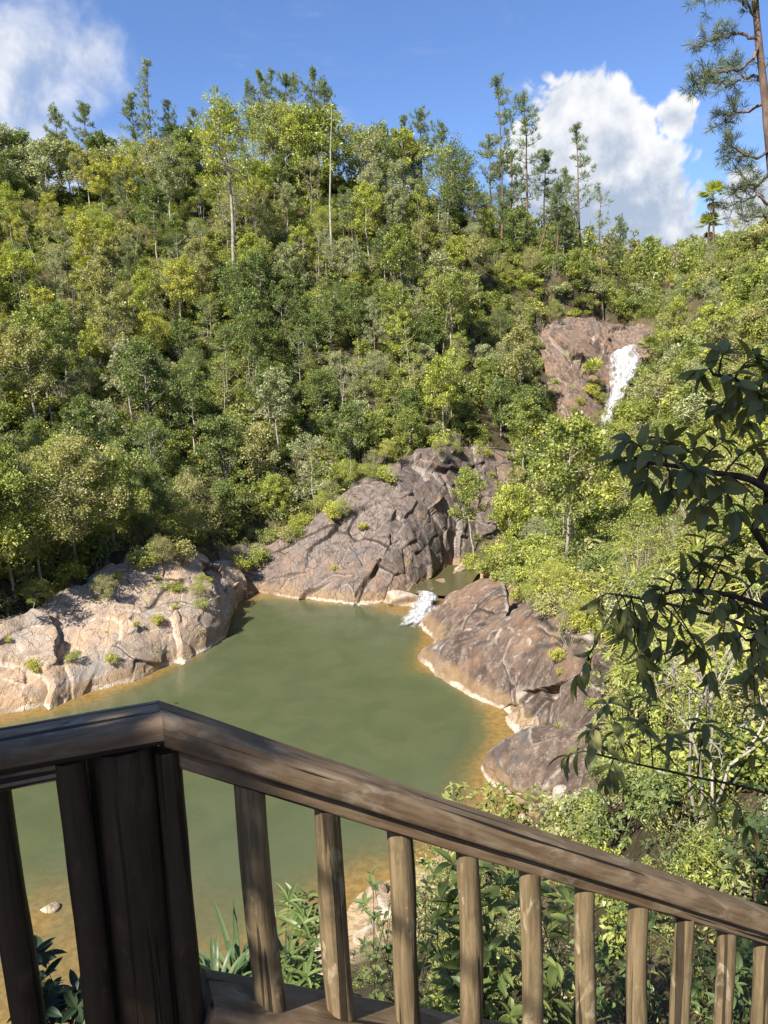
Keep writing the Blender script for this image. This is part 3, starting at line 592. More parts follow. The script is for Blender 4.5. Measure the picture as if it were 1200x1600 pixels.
for k, (px, py) in enumerate(tops):
    q = on_plane(px, py, pR, aR); s = (q - C0) @ hR; zt = C0[2] + dR[2] / np.linalg.norm(dR[:2]) * s - (HH + .040) / np.linalg.norm(dR[:2]) + .004
    sb = (q - bot) @ hR; zb = bot[2] + dR[2] / np.linalg.norm(dR[:2]) * sb - .02
    r = [.0385, .037, .0355, .0345, .034, .034, .034, .034, .033, .033, .033, .033][k]
    g = dR[2] / np.linalg.norm(dR[:2]) * hR
    pole('baluster', q[0], q[1], zb, zt, r * 1.03, r * .97, k + 2, WOOD_POLE, slope=(g[0], g[1]), lean=-.012 if k < 3 else 0)
bp = rounded(.17, .075, .022, .01)
b0 = bot + aR * -.095
beam('bottom_rail', bp, b0 + dR * -.17, b0 + dR * 5.2, aR, None, None, WOOD_RAIL, 120)
pL = C0 + aL * .075; zf = C0[2] - 1.45
def plank(name, px, py, w, th_, pl, nrm, z1, mat, seed):
    q = on_plane(px, py, pl, nrm); o = beam(name, rounded(w, th_, .008, .008, 3), np.array([q[0], q[1], zf]), np.array([q[0], q[1], z1]), unit(np.cross(nrm, upZ)), None, None, mat, 30); return o
zl = C0[2] - HH - .003
q = on_plane(2, 1300, pL, aL); pole('baluster', q[0], q[1], zf, zl - .046, .037, .036, 31, WOOD_SHADED)
q = on_plane(113, 1240, pL + aL * .03, aL); pole('baluster', q[0], q[1], zf, zl - .001, .0345, .0325, 42, WOOD_SHADED, flat=.92)
q = on_plane(197, 1250, pL - aL * .035, aL); o = pole('post', q[0], q[1], zf - .6, zl - .006, .089, .084, 53, WOOD_SHADED, n=40)
q = on_plane(268, 1240, pR + aR * .02, aR); pole('baluster', q[0], q[1], zf, zl - .028, .034, .030, 64, WOOD_SHADED, flat=.9)
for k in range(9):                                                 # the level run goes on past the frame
    q2 = C0 + dL * (.95 + .235 * k) + aL * .075; pole('baluster', q2[0], q2[1], zf, zl - .046, .037, .036, 71 + k, WOOD_SHADED)
g = dR[2] / np.linalg.norm(dR[:2]); q_last = on_plane(*tops[-1], pR, aR); s_last = (q_last - C0) @ hR
for k in range(1, 9):                                              # and the stair run too
    s = s_last + .2245 * k; q2 = C0 + hR * s + aR * .071; zt = C0[2] + g * s - (HH + .040) * math.sqrt(1 + g * g) + .004; zb = bot[2] + g * ((q2 - bot) @ hR) - .02
    pole('baluster', q2[0], q2[1], zb, zt, .034, .032, 90 + k, WOOD_POLE, slope=(g * hR[0], g * hR[1]))
MAT_STEEL = MT("dull_screw_steel"); MAT_STEEL = MAT_STEEL.done(MAT_STEEL.principled(Base_Color=(.22, .2, .18), Metallic=.8, Roughness=.5))
def screw(p, nrm):
    b = MB(); th = np.arange(14) / 14 * 2 * math.pi; ring = np.stack([np.cos(th), np.sin(th)], 1)
    v = np.vstack([np.c_[ring * .0055, np.zeros(14)], np.c_[ring * .0050, np.full(14, .0012)], np.c_[ring * .003, np.full(14, .0006)], [[0, 0, .0002]]])
    j = np.arange(14); j2 = (j + 1) % 14
    for a in (0, 14): b.add(v, np.stack([a + j, a + j2, a + 14 + j2, a + 14 + j], 1))
    b.add(v, np.stack([28 + j, 28 + j2, np.full(14, 42)], 1)); o = b.build('screw', MAT_STEEL); frame_obj(o, [1, 0, 0] if abs(nrm[0]) < .9 else [0, 1, 0], nrm, p, rail_root)
for px, py in [(102, 1127)]:
    screw(on_plane(px, py, C0 + upZ * .001, upZ), upZ)
for px, py in [(276, 1099), (279, 1107)]:
    screw(on_plane(px, py, C0 + upR * .001, upR), upR)

# deck and stair that carry the railing
deck = empty('wooden_stair', tuple(C0 - np.array([0, 0, 1.75])))
tag(deck, 'plank landing and stair flight that the railing stands on', 'stair')
b = MB()
def box(b, c, X, Y, hx, hy, hz):
    Z = np.array([0, 0, 1.0]); v = np.array([c + X * hx * i + Y * hy * j + Z * hz * k for i in (-1, 1) for j in (-1, 1) for k in (-1, 1)])
    b.add(v, [[0, 1, 3, 2], [4, 6, 7, 5], [0, 4, 5, 1], [2, 3, 7, 6], [0, 2, 6, 4], [1, 5, 7, 3]])
zd = C0[2] - 1.30
for k in range(13): box(b, np.array([C0[0] - .55, C0[1] + .02 - .15 * k, zd - .02]), np.array([1., 0, 0]), np.array([0, 1., 0]), 1.0, .071, .02)
o = b.build('landing', WOOD_RAIL); o.parent = deck; o.location = -np.array(deck.location)
b = MB(); g = dR[2] / np.linalg.norm(dR[:2])
for k in range(17):
    s = .46 + .27 * k; c = C0 + hR * s + aR * .62; box(b, np.array([c[0], c[1], zd - .16 * (k + 1)]), hR, aR, .14, .52, .02)
o = b.build('treads', WOOD_RAIL); o.parent = deck; o.location = -np.array(deck.location)
# ------------------------------------------------------------------ plant materials
LEAF = leaf_mat("broadleaf_leaves")
NEEDLE = leaf_mat("pine_needles", rough=.5, trans=.22, spec=.25)
BIGLEAF = leaf_mat("glossy_leaves", rough=.38, trans=.34, spec=.32)
UNDER = leaf_mat("undergrowth_leaves", ramp=[(0, (.17, .21, .055)), (.18, (.29, .32, .07)), (.36, (.23, .26, .07)), (.52, (.33, .365, .08)), (.68, (.27, .28, .115)), (.82, (.39, .40, .085)), (.93, (.25, .265, .11)), (1, (.34, .29, .15))])
DRY = leaf_mat("dry_grass", rough=.7, trans=.25, spec=.15)
BARK_PALE = bark_mat("pale_bark", (.26, .22, .17), (.42, .37, .30))
BARK_BROWN = bark_mat("brown_bark", (.10, .075, .055), (.19, .145, .105))
BARK_PINE = bark_mat("pine_bark", (.11, .072, .05), (.20, .14, .105))
BARK_DARK = bark_mat("dark_twig_bark", (.05, .036, .024), (.09, .065, .045), 30)

def quads(mb, c, ax, nm, L, Wd, tint, mi=0, fold=.12):
    """one folded diamond per leaf"""
    ax = unit(ax); sd = unit(np.cross(ax, nm)); nm = np.cross(sd, ax); L = np.broadcast_to(L, (len(c),))[:, None]; Wd = np.broadcast_to(Wd, (len(c),))[:, None]
    v = np.stack([c - ax * L * .5, c + sd * Wd * .5 + nm * L * fold, c + ax * L * .5, c - sd * Wd * .5 + nm * L * fold], 1).reshape(-1, 3)
    i = np.arange(len(c))[:, None] * 4; mb.add(v, np.concatenate([i, i + 1, i + 2, i + 3], 1), tint, mi)
def clump(mb, r, c, rad, n, L, asp=.55, up=.8, flat=.75, out=None):
    """a spray of leaves round a twig end"""
    d = unit(r.normal(size=(n, 3))); p = c + d * (rad * r.uniform(.25, 1, n) ** .6)[:, None] * np.array([1, 1, flat])
    ax = d * np.array([1, 1, .5]) + r.normal(size=(n, 3)) * .5 + np.array([0, 0, -.15]) + (0 if out is None else out * .4); nm = r.normal(size=(n, 3)) * .55 + np.array([0, 0, up]) + d * .35
    l = L * r.uniform(.65, 1.3, n); base = r.uniform(.15, .75)
    quads(mb, p, ax, nm, l, l * asp * r.uniform(.8, 1.2, n), np.clip(base + r.normal(size=n) * .16, 0, .96) + (r.random(n) < .012) * .2)
def curve(a, b, bend, n=6):
    t_ = np.linspace(0, 1, n)[:, None]; return a * (1 - t_) + b * t_ + np.asarray(bend) * (t_ * (1 - t_) * 4)
def tree_meshes(seed, H, r0, bare, R, nl, nsub, crad, nleaf, L, asp=.55, bark=BARK_PALE, top=1.0, droop=0.0, sparse=0.0):
    r = np.random.default_rng(seed); tk, cr = MB(), MB()
    n = 9; z = np.linspace(-.6, H * .93, n); wob = np.cumsum(r.normal(size=(n, 2)) * H * .012, 0); wob -= wob[0]
    pts = np.c_[wob, z]; tk.tube(pts, r0 * (1 - np.linspace(0, 1, n) * .85) + .012, 7)
    for k in range(nl):
        t_ = bare + (1 - bare) * (k + r.uniform(.1, .9)) / nl; s = np.array([np.interp(t_ * H * .93, z, pts[:, 0]), np.interp(t_ * H * .93, z, pts[:, 1]), t_ * H * .93])
        a = k * 2.4 + r.uniform(-.5, .5); prof = (math.sin(math.pi * min(1, .22 + .78 * (t_ - bare) / (1 - bare + 1e-6)) ** .9) ** .6 + .12); ln = R * prof * r.uniform(.6, 1.15)
        e = s + np.array([math.cos(a) * ln, math.sin(a) * ln, ln * r.uniform(.15, .8) * top - droop * ln]); lp = curve(s, e, [0, 0, -ln * .08 + droop * ln * .3], 6); rl = r0 * .38 * (1.2 - t_) + .012
        tk.tube(lp, np.linspace(rl, .010, 6), 5, cap=False)
        for q in range(nsub):
            u = r.uniform(.35, 1.0) if q else 1.0; b = lp[min(5, int(u * 5))]; dd = unit(r.normal(size=3) * np.array([1, 1, .7]) + (e - s) / (ln + .01) * .7 + np.array([0, 0, .35 - droop])) * R * r.uniform(.16, .42) * (1 if q else .3)
            ce = b + dd; tk.tube(np.array([b, (b + ce) / 2 + r.normal(size=3) * .04 * R, ce]), [.018, .012, .006], 4, cap=False)
            if r.random() > sparse: clump(cr, r, ce, crad * r.uniform(.7, 1.3), int(nleaf * r.uniform(.6, 1.3)), L, asp, out=unit(dd))
    for q in range(3): clump(cr, r, pts[-1] + r.normal(size=3) * crad * .6, crad, nleaf, L, asp)
    return [('trunk', tk, bark, True), ('crown', cr, LEAF, False)]
def shrub_meshes(seed, H, R, ns, crad, nleaf, L, asp=.5, bark=BARK_BROWN, fill=1.0, stem=.022):
    r = np.random.default_rng(seed); tk, cr = MB(), MB()
    for k in range(ns):
        a = r.uniform(0, 6.28); q = R * math.sqrt(r.uniform(.02, 1)); e = np.array([math.cos(a) * q, math.sin(a) * q, H * r.uniform(.45, 1.0) * (1 - .35 * (q / R) ** 2)])
        s = np.array([math.cos(a), math.sin(a), 0]) * .12 * R + [0, 0, -.25]; lp = curve(s, e, [math.cos(a) * .1 * R, math.sin(a) * .1 * R, .12 * H], 6); tk.tube(lp, np.linspace(stem, stem * .3, 6), 4, cap=False)
        if r.random() < fill:
            clump(cr, r, e, crad * r.uniform(.7, 1.25), int(nleaf * r.uniform(.7, 1.3)), L, asp)
            if fill > .9: clump(cr, r, lp[3] + r.normal(size=3) * crad * .5, crad * .8, nleaf // 2, L, asp)
    return [('stems', tk, bark, True), ('foliage', cr, LEAF, False)]
def pine_meshes(seed, H, r0, bare, R, nwh, tuft=.46, ntuft=15, wid=.042, bark=BARK_PINE, plume=1.0, lean=(0, 0)):
    r = np.random.default_rng(seed); tk, cr = MB(), MB(); n = 9; z = np.linspace(-.6, H * .98, n)
    wob = np.cumsum(r.normal(size=(n, 2)) * H * .006, 0); wob -= wob[0]; wob = wob + np.linspace(0, 1, n)[:, None] ** 1.3 * np.array(lean); pts = np.c_[wob, z]; tk.tube(pts, r0 * (1 - np.linspace(0, 1, n) * .85) + .01, 7)
    def tuft_(c, d, s):
        m_ = ntuft; dd = unit(unit(d) * .75 + r.normal(size=(m_, 3)) * .62 + np.array([0, 0, .3])); l = tuft * s * r.uniform(.7, 1.15, m_)
        quads(cr, c + dd * l[:, None] * .5, dd, r.normal(size=(m_, 3)), l, wid * s, np.clip(r.uniform(.25, .75) + r.normal(size=m_) * .12, 0, .96), fold=.02)
    for k in range(nwh):
        t_ = bare + (1 - bare) * (k + r.uniform(0, 1)) / nwh
        for b in range(r.integers(2, 4)):
            a = r.uniform(0, 6.28); ln = R * (1.08 - ((t_ - bare) / (1 - bare)) ** 1.4 * .85) * r.uniform(.45, 1.1); zz = t_ * H * .98; s = np.array([np.interp(zz, z, pts[:, 0]), np.interp(zz, z, pts[:, 1]), zz])
            e = s + np.array([math.cos(a) * ln, math.sin(a) * ln, ln * r.uniform(.05, .75)]); lp = curve(s, e, [0, 0, -.12 * ln], 6); tk.tube(lp, np.linspace(r0 * .2 + .01, .012, 6), 4, cap=False)
            for u in np.linspace(.35, 1, max(3, int(ln / .34))):
                c = lp[0] * 0 + np.array([np.interp(u, np.linspace(0, 1, 6), lp[:, i]) for i in range(3)])
                for _ in range(2 if u < .99 else 3): tuft_(c + r.normal(size=3) * .14 * plume, (e - s) * .5 + np.array([0, 0, ln * .5]), r.uniform(.8, 1.2))
    for u in np.linspace(.9, 1.0, 5):
        for _ in range(3): tuft_(np.array([np.interp(u * H * .98, z, pts[:, 0]), np.interp(u * H * .98, z, pts[:, 1]), u * H * .98]), np.array([0, 0, 1.]), 1.1)
    return [('trunk', tk, bark, True), ('crown', cr, NEEDLE, False)]
def strap(mb, r, base, az, elev, L, Wd, droop, tint, seg=5):
    """an arching strap leaf, creased along the middle"""
    t_ = np.linspace(0, 1, seg + 1); h = np.array([math.cos(az), math.sin(az), 0]); p = base + h * (L * (math.cos(elev) * t_ + .12 * t_ ** 2))[:, None] + np.array([0, 0, 1]) * (L * (math.sin(elev) * t_ - droop * t_ ** 2.2))[:, None]
    s = np.array([-math.sin(az), math.cos(az), 0]); w = Wd * np.sqrt(np.clip(np.minimum(t_ * 5 + .25, 1) * (1 - t_ ** 2.5) + .01, 0, 1)); c = np.array([0, 0, -.22])
    v = np.stack([p - s * w[:, None] * .5, p + c * w[:, None], p + s * w[:, None] * .5], 1).reshape(-1, 3); i = np.arange(seg)[:, None] * 3
    mb.add(v, np.concatenate([np.concatenate([i, i + 1, i + 4, i + 3], 1), np.concatenate([i + 1, i + 2, i + 5, i + 4], 1)]), tint)
def rosette_meshes(seed, n, L, Wd, dead=.15, h=.2):
    r = np.random.default_rng(seed); g, d = MB(), MB()
    for k in range(n):
        dd = r.random() < dead; el = r.uniform(-.35, .2) if dead and k % 6 == 0 else r.uniform(.25, 1.35)
        strap(d if dd else g, r, np.array([0, 0, h * r.uniform(.2, 1)]), k * 2.4 + r.uniform(-.3, .3), el, L * r.uniform(.6, 1.1), Wd, r.uniform(.25, .75), np.clip(r.normal(.5, .17), 0, .96))
    out = [('leaves', g, BIGLEAF, False)]
    if d.n: out.append(('dead_leaves', d, DRY, False))
    return out
def palm_meshes(seed, H, r0, nf, L, lean=0.0, ndead=5, bark=BARK_BROWN):
    r = np.random.default_rng(seed); tk, cr, dd = MB(), MB(), MB(); n = 8; t_ = np.linspace(0, 1, n); pts = np.c_[lean * t_ ** 1.6, .15 * lean * t_, t_ * (H + .4) - .4]; tk.tube(pts, np.full(n, r0) * (1.15 - .3 * t_), 8); top = pts[-1]
    for k in range(nf + ndead):
        dead = k >= nf; az = k * 2.4 + r.uniform(-.3, .3); el = r.uniform(-1.4, -.9) if dead else r.uniform(-.25, 1.3); m_ = dd if dead else cr
        h = np.array([math.cos(az) * math.cos(el), math.sin(az) * math.cos(el), math.sin(el)]); e = top + h * L * .5; tk2 = np.array([top, (top + e) / 2 + [0, 0, .05 * L], e]); m_.tube(tk2, [.02, .016, .012], 4, .4, False)
        s = unit(np.cross(h, [0, 0, 1.])); u = np.cross(s, h); nl = 15; a = np.linspace(-1.9, 1.9, nl) + r.normal(size=nl) * .06; ln = L * .62 * (1 - .28 * (np.abs(a) / 1.9) ** 2) * r.uniform(.85, 1.1, nl)
        ax = unit(np.cos(a)[:, None] * h + np.sin(a)[:, None] * s + u * .12 - np.array([0, 0, .35 if not dead else .7])); mid = e + ax * ln[:, None] * .5
        quads(m_, mid, ax, np.broadcast_to(u, ax.shape) + r.normal(size=ax.shape) * .15, ln, L * .085, np.clip(r.normal(.5, .13, nl), 0, .96), fold=.03)
    return [('trunk', tk, bark, True), ('fronds', cr, BIGLEAF, False)] + ([('dead_fronds', dd, DRY, False)] if ndead else [])
def snag_meshes(seed, H, r0, nb, bark=BARK_PALE, lean=0.0, bl=.16):
    r = np.random.default_rng(seed); tk, tw = MB(), MB(); n = 10; t_ = np.linspace(0, 1, n); pts = np.c_[lean * t_ + np.cumsum(r.normal(size=n) * H * .004), np.cumsum(r.normal(size=n) * H * .004), t_ * (H + .5) - .5]; tk.tube(pts, r0 * (1 - .8 * t_), 8)
    for k in range(nb):
        i = r.integers(4, n); a = r.uniform(0, 6.28); ln = H * bl * r.uniform(.4, 1); e = pts[i] + np.array([math.cos(a) * ln, math.sin(a) * ln, ln * r.uniform(.1, .9)]); lp = curve(pts[i], e, [0, 0, -.1 * ln], 5); tw.tube(lp, np.linspace(r0 * .3, .01, 5), 4, cap=False)
        for q in range(2): tw.tube(np.array([lp[2 + q], lp[2 + q] + r.normal(size=3) * ln * .3 + [0, 0, .15 * ln]]), [.016, .006], 4, cap=False)
    tk.v += []; return [('trunk', tk, bark, True)] + ([('branches', tw, bark, True)] if nb > 7 else [])
def grass_meshes(seed, n, L, Wd):
    r = np.random.default_rng(seed); g = MB()
    for k in range(n): strap(g, r, np.array([*(r.normal(size=2) * .18), -.05]), r.uniform(0, 6.28), r.uniform(.7, 1.45), L * r.uniform(.5, 1.15), Wd, r.uniform(.1, .6), np.clip(r.normal(.5, .2), 0, .96), 4)
    return [('blades', g, DRY, False)]
PROTO = {}
def proto(key, lst):
    out = []
    for nm, mb_, mat_, sm in lst:
        if mb_.n == 0: continue
        o = mb_.build(nm, mat_, smooth=sm, link=False); out.append((nm, o.data)); bpy.data.objects.remove(o)
    PROTO[key] = out
for k in range(4): proto(f'bushy{k}', tree_meshes(100 + k, 6.5, .10, .22, 2.4, 18, 6, .58, 60, .24))
for k in range(3): proto(f'tall{k}', tree_meshes(110 + k, 10, .14, .42, 2.5, 18, 6, .60, 60, .25))
for k in range(2): proto(f'bushy{8 + k}', tree_meshes(310 + k, 6.5, .09, .2, 2.4, 20, 7, .55, 120, .15, .5))
for k in range(3): proto(f'airy{k}', tree_meshes(120 + k, 7.5, .075, .30, 2.1, 15, 5, .46, 36, .2, .42, sparse=.2))
for k in range(2): proto(f'drooping{k}', tree_meshes(125 + k, 5.5, .08, .25, 2.2, 15, 7, .6, 80, .145, .35, droop=.35))
for k in range(5): proto(f'shrub{k}', shrub_meshes(130 + k, 1.9, 1.2, 24, .40, 44, .18, (.5, .4, .6, .35, .5)[k]))
for k in range(2): proto(f'twiggy{k}', shrub_meshes(140 + k, 2.3, 1.2, 20, .34, 12, .14, .5, BARK_PALE, .55, .02))
for k in range(4): proto(f'pine{k}', pine_meshes(150 + k, 11, .13, (.35, .45, .3, .55)[k], (2.4, 2.2, 2.6, 2.2)[k], (14, 12, 15, 10)[k]))
for k in range(2): proto(f'slimpine{k}', pine_meshes(160 + k, 13, .12, .30, 1.9, 12, .46, 12))
for k in range(3): proto(f'palm{k}', palm_meshes(170 + k, 3.2, .09, 15, 1.15, (.4, -.3, .2)[k], (4, 7, 3)[k]))
for k in range(3): proto(f'rosette{k}', rosette_meshes(180 + k, 44, 1.15, .055, (.12, .25, .18)[k]))
for k in range(2): proto(f'snag{k}', snag_meshes(190 + k, 8, .10, (9, 16)[k]))
for k in range(2): proto(f'grass{k}', grass_meshes(195 + k, 60, .95, .02))

def plant(key, name, loc, scale, rz, color, label, cat, group=None, tilt=(0, 0), colors=None, zs=1.0):
    """a plant of its own: an Empty at its foot with copies of its parts"""
    e = empty(name, tuple(loc), rz); e.rotation_euler = (tilt[0], tilt[1], rz); e.scale = (scale, scale, scale * zs); tag(e, label, cat, group)
    for nm, me in PROTO[key]:
        o = bpy.data.objects.new(nm, me); COL.objects.link(o); o.parent = e
        c = (colors or {}).get(nm, color); o.color = (*c, 1)
    return e
DRYC = (.24, .18, .085); DEADC = (.22, .125, .075); GRASSC = (.30, .25, .11)
YEL = (.47, .46, .09); BRI = (.40, .425, .085); MID = (.31, .34, .085); DRK = (.19, .235, .07); OLI = (.39, .37, .145); GRY = (.37, .38, .20); PIN = (.19, .235, .10); PIG = (.24, .275, .13)
CN = {YEL: 'yellow green', BRI: 'bright green', MID: 'mid green', DRK: 'dark green', OLI: 'olive', GRY: 'grey green', PIN: 'deep green', PIG: 'pale green'}
used = {}
def place_words(px, py, p=None):
    if px > 905 or (px > 790 and py > 640):
        r_ = 'high right of the waterfall' if py < 560 else 'between waterfall and boulders' if py < 760 else 'above the dark boulders' if py < 980 else 'over the handrail'
        c_ = ' near the dark branch' if px > 1080 else ' far from the dark branch' if px < 960 else ' left of the dark branch'
        return r_ + c_
    c_ = next(n for x, n in ((90, 'at the left edge'), (190, 'above the rock slab'), (300, 'left of the pale trunk'), (400, 'around the pale trunk'), (510, 'left of the dead trunk'), (600, 'right of the dead trunk'), (720, 'over the rock face'), (905, 'left of the waterfall')) if px <= x)
    r_ = 'on the skyline' if py < 275 else 'below the ridge' if py < 350 else 'high up' if py < 450 else 'half way up' if py < 570 else 'low down' if py < 720 else 'at hill foot'
    return r_ + ' ' + c_
ORD = ['', 'second ', 'third ', 'fourth ', 'fifth ', 'sixth ', 'seventh ', 'eighth ', 'ninth ', 'tenth ']
def auto_label(look, loc):
    x, y, _ = proj(loc); w_ = place_words(float(x[0]), float(y[0])); l = f'{look} {w_}'; used.setdefault(l, []).append(1)
    return l
def lookup(loc):
    return float(proj(loc)[0][0]), float(proj(loc)[1][0])

# ------------------------------------------------------------------ where rock keeps plants out
_rp = np.concatenate(ROCK_PTS); rock_cells = set(map(tuple, np.floor(_rp[:, :2] / .7).astype(int)))
_rmax = {}
for c_, z_ in zip(map(tuple, np.floor(_rp[:, :2] / .7).astype(int)), _rp[:, 2]): _rmax[c_] = max(_rmax.get(c_, -9), z_)
def on_rock(x, y):
    c_ = (int(math.floor(x / .7)), int(math.floor(y / .7))); return c_ in rock_cells and _rmax[c_] > tz(x, y)[0] - .1
def G3(px, py, d0=4.0): return hit(px, py, d0)
trees = []                                                          # plan positions already taken
def free(x, y, d):
    for a, b, c_ in trees:
        if (a - x) ** 2 + (b - y) ** 2 < (d + c_) ** 2 * .25: return False
    return True

def crest(px, d0, d1):
    D = np.arange(d0, d1, .5); X = np.array([P(px, 400, d)[:2] for d in D]); z = tz(X[:, 0], X[:, 1]); return float(D[np.argmin(proj(np.c_[X, z])[1])])
# ------------------------------------------------------------------ feature plants, placed one by one
def top_at(px, py, D):
    q = P(px, py, D); z = tz(q[0], q[1])[0]; return np.array([q[0], q[1], z]), q[2] - z
q = G3(373, 447); q[2] = tz(q[0], q[1])[0]; H = P(362, 150, q[1])[2] - q[2]
proto('emergent', tree_meshes(301, H, .30, .50, H * .15, 17, 6, H * .038, 44, .30)); plant('emergent', 'emergent_tree', q, 1, .4, BRI, 'tallest hillside tree with a long bare pale trunk and spreading top', 'tree'); trees.append((q[0], q[1], 3))
q = G3(521, 425); H = P(528, 168, q[1])[2] - q[2]; proto('bigsnag', snag_meshes(302, H, .2, 7, BARK_PALE, .5, .05)); plant('bigsnag', 'dead_tree', q, 1, .3, MID, 'tall bare dead trunk standing like a pole on the hillside', 'dead tree'); trees.append((q[0], q[1], 2))
pines = [(85, 170, 124, 'pine1'), (128, 163, 124, 'pine3'), (203, 150, 122, 'pine1'), (228, 97, 122, 'slimpine0'), (262, 158, 124, 'pine0'), (388, 122, 130, 'slimpine1'), (404, 112, 131, 'pine0'), (421, 110, 130, 'slimpine0'), (445, 117, 131, 'pine2'), (462, 112, 130, 'slimpine1'), (488, 108, 131, 'pine0'), (506, 128, 129, 'pine1'),
         (300, 170, 125, 'pine2'), (655, 170, 124, 'pine2'), (690, 195, 123, 'pine1'), (632, 182, 125, 'pine0'), (780, 122, 117, 'slimpine0'), (822, 145, 116, 'slimpine1'), (764, 215, 119, 'pine3'), (850, 238, 121, 'pine3'), (905, 197, 117, 'slimpine0'), (884, 262, 118, 'slimpine1'), (970, 342, 120, 'pine1'), (870, 285, 113, 'pine2'), (730, 250, 119, 'pine1'), (800, 235, 118, 'pine2')]
plook = {0: 'pine', 1: 'pine'}
for k, (px, py, D, key) in enumerate(pines):
    b, H = top_at(px, py, D); h0 = 13 if key.startswith('slim') else 11; H = max(H, 5.0)
    sh_ = 'slim tall pine' if key.startswith('slim') else 'full crowned pine' if key in ('pine0', 'pine2') else 'thin crowned pine'
    nb = 'leftmost of the skyline row' if px < 100 else 'on the skyline left of the tallest thin pine' if px < 215 else 'tallest and thinnest on the left skyline' if px < 240 else 'on the skyline right of the tallest thin pine' if px < 320 else 'in the tight skyline row over the tall pale trunk' if px < 470 else 'in the skyline row just left of the dead trunk' if px < 520 else 'on the skyline above the rock face' if px < 745 else 'in front of the blue sky gap beside the big cloud' if px < 835 else 'standing against the big white cloud'
    plant(key, 'pine_tree', b, H / h0, k * 1.7, PIN if k % 3 else PIG, f'{sh_} {nb}', 'pine tree', f'{sh_}s {nb}', zs=1.0); trees.append((b[0], b[1], 1.5))
# flat topped pine and leaning pine against the cloud
b, H = top_at(945, 285, 112); proto('flatpine', pine_meshes(303, H, .13, .62, 2.6, 6, .5, 11, plume=1.6)); plant('flatpine', 'pine_tree', b, 1, .5, PIG, 'flat topped pine with a bare trunk against the big white cloud', 'pine tree')
q = G3(838, 412); proto('leanpine', pine_meshes(304, 11.5, .16, .5, 2.4, 10, .45, 11, lean=(4.0, 0))); plant('leanpine', 'pine_tree', q, 1, 0, PIN, 'pine leaning right with a dark slanting trunk below the big cloud', 'pine tree')
# skyline broadleaf trees
sky_x = [-30, 0, 60, 120, 200, 260, 330, 400, 480, 540, 600, 660, 720, 760, 800, 860, 900]; sky_y = [195, 205, 215, 222, 225, 205, 185, 165, 150, 190, 212, 200, 255, 300, 322, 365, 400]
r = np.random.default_rng(8); kinds = ['bushy0', 'bushy1', 'bushy2', 'bushy3', 'tall0', 'tall1', 'tall2', 'airy0', 'airy1', 'airy2', 'drooping0', 'drooping1']
hts = {'bushy': 6.5, 'tall': 10, 'airy': 7.5, 'drooping': 5.5}
look_of = {'bushy': 'dense round tree', 'tall': 'tall straight tree', 'airy': 'thin airy tree', 'drooping': 'drooping fine leaved tree'}
def hill_tree(key, p, H, color, rz, name=None, lab=None):
    fam = key[:-1]; s = H / hts[fam]; l = lab or auto_label(f'{CN[color]} {look_of[fam]}', p + np.array([0, 0, H * .5]))
    wide = .84
    return plant(key, {'bushy': 'broadleaf_tree', 'tall': 'broadleaf_tree', 'airy': 'slender_tree', 'drooping': 'drooping_tree'}[fam], p, s * wide, rz, color, l, 'tree', l if not lab else None, zs=1 / wide)
x = -25
while x < 905:
    py = np.interp(x, sky_x, sky_y) + r.uniform(-14, 26); D = r.uniform(113, 126); b, H = top_at(x, py, D); H = float(np.clip(H, 3.0, 13)); key = kinds[r.choice(12, p=[.12, .12, .12, .1, .12, .1, .1, .06, .05, .05, .03, .03])]
    hill_tree(key, b, H, [MID, BRI, DRK, OLI, MID, GRY][r.integers(6)], r.uniform(0, 6)); trees.append((b[0], b[1], 2.2)); x += r.uniform(12, 24)
# foot of the hill: dark trees behind the pale slab
for px, py, ht, key, col, lab in [(22, 935, 8.5, 'bushy8', MID, 'tree with a straight pale trunk beside the left end of the rock slab'), (120, 893, 8.5, 'bushy9', OLI, 'fork trunked tree arching over deep shade behind the pale slab'), (-40, 960, 9, 'bushy8', BRI, 'bright leafy tree cut by the left edge above the slab'), (60, 915, 8, 'drooping1', OLI, 'soft olive drooping tree above the left part of the slab'),
                                  (180, 862, 7, 'bushy9', MID, 'round tree over the middle of the pale slab'), (240, 850, 5.5, 'bushy8', DRK, 'dark dense tree behind the top of the pale slab'), (310, 850, 6, 'drooping0', OLI, 'olive tree above the notch between slab and rock face'), (352, 838, 4.5, 'bushy0', DRK, 'dark round tree at the corner of the rock face'), (430, 812, 3.8, 'bushy2', BRI, 'bright bush tree hanging over the left of the rock face'), (475, 770, 4.0, 'airy1', OLI, 'crooked open tree at the upper left edge of the rock face'), (560, 700, 4.5, 'bushy1', GRY, 'grey green tree on the brow of the rock face'), (640, 680, 4.5, 'bushy3', DRK, 'dark tree right on top of the rock face'), (760, 640, 5.5, 'bushy0', MID, 'glossy green tree right of the rock face top')]:
    q = G3(px, py, 20); q[2] = tz(q[0], q[1])[0]; hill_tree(key, q, ht, col, px * .1, lab=lab); trees.append((q[0], q[1], 2.5))
